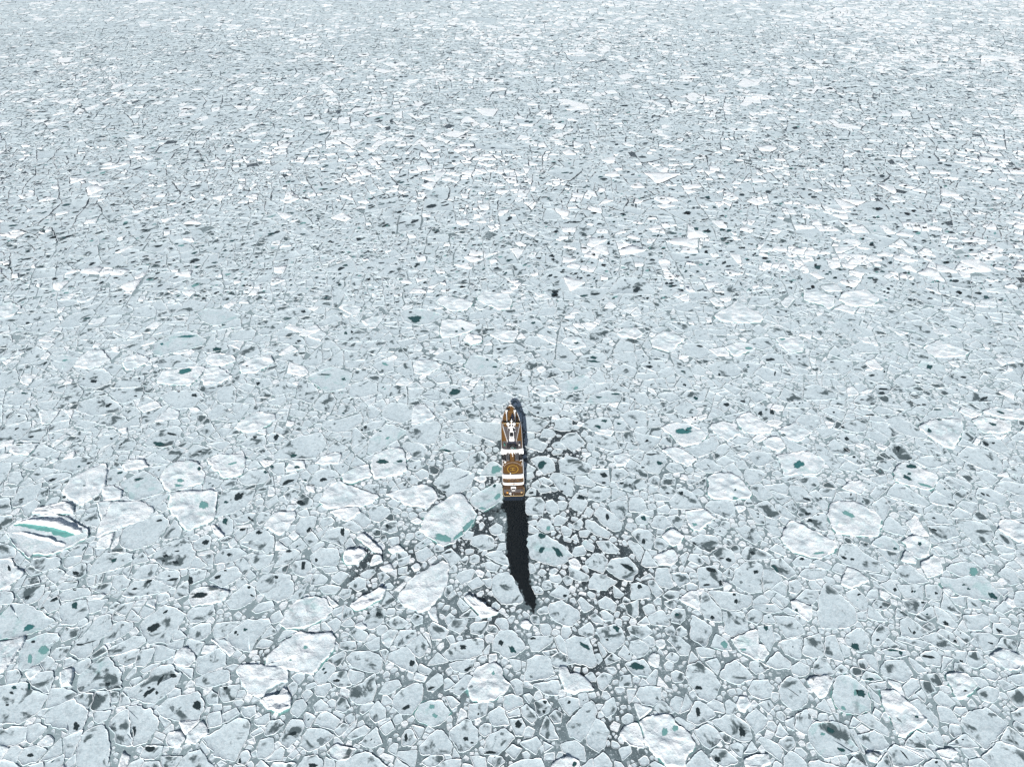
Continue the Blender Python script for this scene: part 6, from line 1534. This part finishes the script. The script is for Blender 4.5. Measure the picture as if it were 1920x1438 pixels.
# bridge house
b = Buf(); prism(b, [(5.75, 30.3), *arc_edge(30.3, 5.75, .35), (-5.75, 30.3), (-6.0, 55.5), (6.0, 55.5)][1:], 5.6, 10.55); bh = part("bridge_house", b, "white")
for k in range(14):
    for sd in (-1, 1):
        b = Buf(); u = sd * 6.0; box(b, u - .07, u + .07, 32.5 + k * 1.55, 33.5 + k * 1.55, 8.6, 9.6, .01); part("window", b, "glass", bh)
for k in range(7):
    b = Buf(); box(b, -5.0 + k * 1.45, -3.85 + k * 1.45, 55.45, 55.62, 9.55, 10.35, .01); part("window", b, "glass", bh)
def deckpoly(s0, s1, inset): return outline(s0, s1, inset, 16)
b = Buf(); prism(b, outline(30.1, 55.6, 0.2, 12), 10.4, 10.62); ud = part("upper_deck", b, "teak")
b = Buf(); prism(b, [(5.9, 30.6), (5.6, 38), (-5.6, 38), (-5.9, 30.6)], 10.6, 10.65); part("lounge_deck", b, "grey", ud)
b = Buf(); box(b, -3.1, 3.1, 31.6, 35.1, 10.6, 10.68, .01); part("deck_mat", b, "navy", ud)
pth = [(6.45, 34.0), (6.42, 31.4), (6.1, 30.5), (5.3, 29.95), (3.5, 29.6), (0, 29.45), (-3.5, 29.6), (-5.3, 29.95), (-6.1, 30.5), (-6.42, 31.4), (-6.45, 34.0)]
b = Buf(); wall(b, pth, 8.9, 11.4, -0.25); part("sun_deck_bulwark", b, "white")
for sd in (-1, 1):
    b = Buf(); wall(b, [(sd * 6.45, 34.0), (sd * 6.45, 46), (sd * 6.35, 50), (sd * 6.2, 55.3)], lambda p: 10.4, lambda p: 11.35 - max(0, p[1] - 45) * .04, .16 * sd); part("side_bulwark", b, "white", ud)
    b = Buf(); box(b, min(sd * 6.9, sd * 5.6), max(sd * 6.9, sd * 5.6), 28.6, 31.2, 8.4, 10.9, .2); part("wing_house", b, "white")
roof = [(2.6, 36.6), (3.0, 38), (5.3, 50.6), (5.3, 52.2), (-5.3, 52.2), (-5.3, 50.6), (-3.0, 38), (-2.6, 36.6)]
b = Buf(); prism(b, roof, 10.6, 11.95); rf = part("wheelhouse_roof", b, "grey")
for sd in (-1, 1):
    b = Buf(); wall(b, [(sd * 2.75, 36.8), (sd * 3.12, 38), (sd * 5.42, 50.6), (sd * 5.42, 52.1)], 10.62, 12.35, .2 * sd); part("roof_rail", b, "white", rf)
b = Buf(); wall(b, [(-5.3, 52.3), (-2.6, 52.75), (0, 52.85), (2.6, 52.75), (5.3, 52.3)], 10.62, 12.2, .2); part("wheelhouse_front", b, "tan", rf)
b = Buf(); box(b, -4.6, -1.4, 49.6, 51.9, 11.95, 12.02); part("roof_pad", b, "teak", rf)
b = Buf(); box(b, 1.4, 4.6, 49.6, 51.9, 11.95, 12.02); part("roof_pad", b, "teak", rf)
for k, u in enumerate((-4.4, -3.0, 3.0, 4.4)):
    b = Buf(); box(b, u - .55, u + .55, 52.95, 53.1, 10.9, 11.6, .02); part("window", b, "glass", rf)
# funnel house and mast
fz = 13.9
b = Buf(); prism(b, [(1.55, 36.5), (1.5, 41.5), (1.15, 43.0), (0, 43.5), (-1.15, 43.0), (-1.5, 41.5), (-1.55, 36.5)], 10.65, fz, 0.06); fh = part("funnel_house", b, "white")
b = Buf(); prism(b, [(1.02, 38.6), (1.02, 41.4), (.6, 42.3), (-.6, 42.3), (-1.02, 41.4), (-1.02, 38.6)], fz - .02, fz + .05); part("funnel_opening", b, "black", fh)
for u, s in ((-.45, 39.4), (.45, 39.4), (0, 40.8)):
    b = Buf(); tube(b, [(u, s, fz), (u, s, fz + .9)], .26, 10); part("exhaust_pipe", b, "black", fh)
b = Buf(); wall(b, [(1.35, 38.0), (1.35, 41.4), (.95, 42.6), (0, 43.0), (-.95, 42.6), (-1.35, 41.4), (-1.35, 38.0)], fz - .1, fz + .95, .18); part("funnel_cowl", b, "white", fh)
b = Buf(); box(b, -.14, .14, 36.6, 37.9, fz - .02, fz + .06); part("funnel_stripe", b, "tan", fh)
b = Buf(); prism(b, [(.85, 43.4), (.6, 45.2), (-.6, 45.2), (-.85, 43.4)], 11.9, 16.0, .25); mast = part("mast", b, "white")
b = Buf(); tube(b, [(0, 44.5, 15.8), (0, 44.7, 19.0), (0, 44.8, 22.6)], .36, 10, .12); part("mast_pole", b, "white", mast)
b = Buf(); tube(b, [(-1.95, 43.7, 15.9), (-1.2, 44.3, 16.5), (0, 44.5, 16.7), (1.2, 44.3, 16.5), (1.95, 43.7, 15.9)], .24, 8); part("mast_yard", b, "white", mast)
b = Buf(); tube(b, [(-1.5, 44.4, 18.3), (0, 44.7, 18.7), (1.5, 44.4, 18.3)], .17, 8); part("mast_yard", b, "white", mast)
b = Buf(); tube(b, [(-1.0, 44.75, 20.6), (1.0, 44.75, 20.6)], .10, 6); box(b, -.9, .9, 44.55, 44.75, 20.7, 20.9, .03); part("radar_scanner", b, "white", mast)
for u in (-2.05, 1.75):
    b = Buf(); tube(b, [(u * .3, 47.2, 12.0), (u * .9, 47.6, 14.2), (u, 47.7, 15.0)], .22, 8); ds = part("dome_pedestal", b, "white", mast)
    b = Buf(); ball(b, (u, 47.7, 15.9), 1.0, 1.05); part("radar_dome", b, "white", ds)
b = Buf(); tube(b, [(1.9, 44.6, 12.0), (1.9, 44.6, 12.5)], .25, 8); box(b, 1.3, 2.5, 44.3, 44.9, 12.45, 12.75); part("searchlight", b, "white")
for sd in (-1, 1):
    b = Buf(); tube(b, [(sd * 2.3, 46, 11.95), (sd * 2.3, 46, 16.5)], .05, 5); part("whip_antenna", b, "white")
# lounge behind the funnel: pool and bar
b = Buf(); box(b, -2.4, 2.4, 35.2, 36.2, 10.65, 12.0, .1); part("bar_counter", b, "navy")
b = Buf(); box(b, -1.1, 1.1, 35.45, 35.85, 12.0, 12.06, .02); part("counter_top", b, "grey")
b = Buf(); tube(b, [(0, 31.3, 10.65), (0, 31.3, 11.1)], .9, 20); jc = part("hot_tub", b, "offwhite")
b = Buf(); tube(b, [(0, 31.3, 11.1), (0, 31.3, 11.12)], .72, 20); part("tub_water", b, "pool", jc)
# foredeck
b = Buf(); prism(b, outline(55.4, 72.6, 0.35, 26), 8.7, 9.0); fd = part("foredeck", b, "teak")
for s in (60.3, 66.6):
    w = interp(HW, s) - .4; b = Buf(); box(b, -w, w, s, s + .12, 9.0, 9.02, .004); part("deck_seam", b, "tan", fd)
b = Buf(); box(b, -5.2, 5.2, 55.62, 56.5, 8.9, 9.5, .1); part("breakwater", b, "dgrey")
for u, s in ((-2.6, 65.6), (2.75, 65.4)):
    b = Buf(); tube(b, [(u, s, 9.0), (u, s, 11.0)], .62, 12, .5); cr = part("deck_crane", b, "white")
    b = Buf(); tube(b, [(u, s + .5, 10.9), (u + .05, s - 4, 10.5), (u + .1, s - 9.0, 9.9)], .34, 8, .2); part("crane_boom", b, "white", cr)
    b = Buf(); box(b, u - .8, u + .8, s - .55, s + .75, 10.85, 11.55, .15); part("crane_cab", b, "offwhite", cr)
b = Buf(); tube(b, [(-1.35, 68.9, 9.4), (-.35, 68.9, 9.4)], .42, 12); box(b, -1.1, -.6, 68.5, 69.9, 9.0, 9.7); part("anchor_windlass", b, "black")
b = Buf(); tube(b, [(0, 72.3, 9.0), (0, 72.4, 13.0)], .13, 8, .07); fm = part("bow_mast", b, "white")
b = Buf(); tube(b, [(-.75, 72.38, 11.9), (.75, 72.38, 11.9)], .09, 6); part("bow_yard", b, "white", fm)
b = Buf(); ball(b, (0, 72.4, 13.1), .2); part("bow_lamp", b, "white", fm)
for s in (66.4, 67.9, 69.3, 70.4, 71.3, 71.95):
    for sd in (-1, 1):
        w = interp(HW, s) - .05; b = Buf(); box(b, min(sd * w, sd * (w - .5)), max(sd * w, sd * (w - .5)), s - .28, s + .28, interp(TOP, s) - .2, interp(TOP, s) + .42, .05); part("fairlead", b, "black")
for u, s in ((-3.2, 62.6), (3.3, 62.9), (-2.6, 67.6), (2.3, 68.0), (-4.4, 58.6), (4.5, 58.8)):
    b = Buf(); tube(b, [(u, s, 9.0), (u, s, 9.6)], .2, 8, .24); tube(b, [(u, s + .6, 9.0), (u, s + .6, 9.6)], .2, 8, .24); part("bollard", b, "dgrey")
# stern fittings
b = Buf(); box(b, -1.5, 1.5, 5.4, 6.6, 2.9, 4.0, .12); sh = part("stair_house", b, "white")
b = Buf(); box(b, -1.1, 1.1, 5.34, 5.46, 3.0, 3.6, .03); part("door", b, "black", sh)
b = Buf(); box(b, -1.1, 1.1, 3.9, 4.6, 3.0, 3.35, .05); part("hatch_cover", b, "offwhite")
for sd in (-1, 1):
    for k in range(3):
        b = Buf(); u = sd * (2.6 + k * 1.05); box(b, u - .42, u + .42, 10.3, 10.46, 3.3, 5.0, .02); part("window", b, "glass")
b = Buf(); tube(b, [(0, .1, 3.0), (0, -.7, 5.6)], .06, 6); part("ensign_staff", b, "white")

# things carried on deck
def thing(name, label, cat, u, s, z, rot=0.0, group=None):
    o = tag(bpy.data.objects.new(name, None), label, cat, group, "thing"); col.objects.link(o)
    o.matrix_world = Matrix.Translation((SHIP0.x, SHIP0.y, 0)) @ Matrix.Rotation(SHIPA, 4, 'Z') @ Matrix.Translation((u, s, z)) @ Matrix.Rotation(rot, 4, 'Z'); return o
def copy_thing(src, label, u, s, z, rot=0.0):
    o = src.copy(); col.objects.link(o); o["label"] = label
    o.matrix_world = Matrix.Translation((SHIP0.x, SHIP0.y, 0)) @ Matrix.Rotation(SHIPA, 4, 'Z') @ Matrix.Translation((u, s, z)) @ Matrix.Rotation(rot, 4, 'Z')
    for c in src.children: d = c.copy(); col.objects.link(d); d.parent = o
    return o
t = thing("tender_boat", "small boat under a navy cover beside the starboard crane on the foredeck", "boat", 1.1, 61.0, 9.0)
b = Buf(); pts = [(0, 2.9), (.5, 2.3), (.85, 1.2), (.9, -1.5), (.8, -2.7), (-.8, -2.7), (-.9, -1.5), (-.85, 1.2), (-.5, 2.3)]; prism(b, [(x * .8, y) for x, y in pts], .15, .8, -.2); part("boat_hull", b, "dgrey", t)
b = Buf(); prism(b, pts, .8, 1.25, .25); part("boat_cover", b, "navy", t)
b = Buf(); box(b, -.5, .5, -2.95, -2.65, .3, 1.0, .06); part("outboard_motor", b, "black", t)
for sd, w in ((-1, "port"), (1, "starboard")):
    t = thing("tender_boat", "tender under a black cover in the %s boat bay ahead of the helideck" % w, "boat", sd * 5.0, 26.2, 6.4)
    pts = [(0, 3.3), (.55, 2.6), (.92, 1.2), (.95, -2.2), (.85, -3.2), (-.85, -3.2), (-.95, -2.2), (-.92, 1.2), (-.55, 2.6)]
    b = Buf(); prism(b, [(x * .75, y * .97) for x, y in pts], 0, 1.0, -.2); part("boat_hull", b, "dgrey", t)
    b = Buf(); prism(b, pts, 1.0, 1.9, .3); part("boat_cover", b, "black", t)
sofa = thing("deck_sofa", "black covered sofa in the row next to the bar", "sofa", -1.9, 34.3, 10.65, 0, "black sofas on the lounge deck")
b = Buf(); box(b, -.95, .95, -.4, .35, 0, .55, .1); part("seat", b, "black", sofa)
b = Buf(); box(b, -.95, .95, .3, .55, 0, 1.05, .08); part("backrest", b, "black", sofa)
b = Buf(); box(b, -1.15, -.95, -.4, .55, 0, .75, .06); part("armrest", b, "black", sofa)
b = Buf(); box(b, .95, 1.15, -.4, .55, 0, .75, .06); part("armrest", b, "black", sofa)
for k, (u, s) in enumerate(((0.7, 34.3), (-1.9, 33.2), (0.7, 33.2), (-1.9, 32.1), (2.3, 32.1))):
    copy_thing(sofa, ["black covered sofa by the bar, starboard end", "black covered sofa in the middle row, port end", "black covered sofa in the middle row, starboard end", "black covered sofa in the aft row, port side of the hot tub", "black covered sofa in the aft row, starboard side of the hot tub"][k], u, s, 10.65)
def deck_chest(label, u, s, z, w, d, h, m, rot=0.0):
    t = thing("deck_chest", label, "chest", u, s, z, rot, "chests lashed down on the decks")
    b = Buf(); box(b, -w / 2, w / 2, -d / 2, d / 2, 0, h * .8, .05); part("chest_body", b, m, t)
    b = Buf(); box(b, -w / 2 - .05, w / 2 + .05, -d / 2 - .05, d / 2 + .05, h * .8, h, .04); part("lid", b, m, t)
deck_chest("orange chest on the port side of the aft deck", -3.6, 2.6, 2.9, 1.0, .7, .7, "orange")
deck_chest("white chest near the port corner of the aft deck", -2.0, 1.9, 2.9, 1.2, .8, .7, "offwhite", .3)
deck_chest("tan chest on the starboard side of the aft deck", 4.6, 2.6, 2.9, .9, .7, .7, "tan")
deck_chest("small white chest against the transom rail", -1.6, .3, 2.9, .8, .5, .6, "white")
deck_chest("green covered chest on the port side of the lounge deck", -4.6, 34.4, 10.65, .6, 1.5, .7, "green", .25)
deck_chest("small green chest behind the hot tub rail", 1.7, 30.7, 10.65, .9, .5, .6, "green")
deck_chest("grey chest on the starboard side of the lounge deck", 4.6, 35.2, 10.65, .9, 1.4, .8, "dgrey")
deck_chest("white chest on the starboard side of the lounge deck", 4.4, 34.0, 10.65, .7, .6, .6, "white")
def deck_table(label, u, s):
    t = thing("deck_table", label, "table", u, s, 5.75, 0, "tables on the cafe deck")
    b = Buf(); tube(b, [(0, 0, .7), (0, 0, .76)], .5, 14); part("table_top", b, "darkteak", t)
    b = Buf(); tube(b, [(0, 0, 0), (0, 0, .7)], .07, 8); tube(b, [(0, 0, 0), (0, 0, .04)], .3, 10); part("pedestal", b, "dgrey", t)
    return t
def deck_chair(label, u, s, rot):
    t = thing("deck_chair", label, "chair", u, s, 5.75, rot, "chairs on the cafe deck")
    b = Buf(); box(b, -.28, .28, -.28, .28, .38, .48, .03); part("seat", b, "dgrey", t)
    b = Buf(); box(b, -.28, .28, .22, .3, .48, .95, .03); part("backrest", b, "dgrey", t)
    for x in (-.24, .24):
        for y in (-.24, .24): b = Buf(); box(b, x - .03, x + .03, y - .03, y + .03, 0, .38, .005); part("leg", b, "dgrey", t)
    return t
for k, (u, w) in enumerate(((-4.2, "port"), (-1.0, "inner port"), (1.2, "inner starboard"), (4.2, "starboard"))):
    deck_table("round wooden table at the %s end of the cafe deck" % w if abs(u) > 3 else "round wooden table on the %s side of the cafe deck" % w, u, 9.4)
    for q, (du, rot, sd) in enumerate(((-.85, R(90), "port"), (.85, R(-90), "starboard"))):
        deck_chair("dark chair to %s of the %s cafe table" % (sd, w), u + du, 9.4, rot)
# ------------------------------------------------------------------ thin cold air
bm = bmesh.new(); bmesh.ops.create_cube(bm, size=1.0, matrix=Matrix.Translation((0, 0, 150.0)) @ Matrix.Diagonal((62000, 62000, 312.0, 1)))
me = bpy.data.meshes.new("haze"); bm.to_mesh(me); bm.free()
hm = bpy.data.materials.new("cold_air"); hm.use_nodes = True; hm.node_tree.nodes.clear()
ho = hm.node_tree.nodes.new("ShaderNodeOutputMaterial"); hv = hm.node_tree.nodes.new("ShaderNodeVolumePrincipled")
hv.inputs["Color"].default_value = (0.90, 0.95, 1.0, 1); hv.inputs["Density"].default_value = 0.00005; hv.inputs["Anisotropy"].default_value = 0.0
hm.node_tree.links.new(hv.outputs[0], ho.inputs["Volume"])
tag(link("haze", me, hm), "thin pale haze over the distant ice", "haze", kind="stuff")
print("done", round(time.time() - T0, 1))
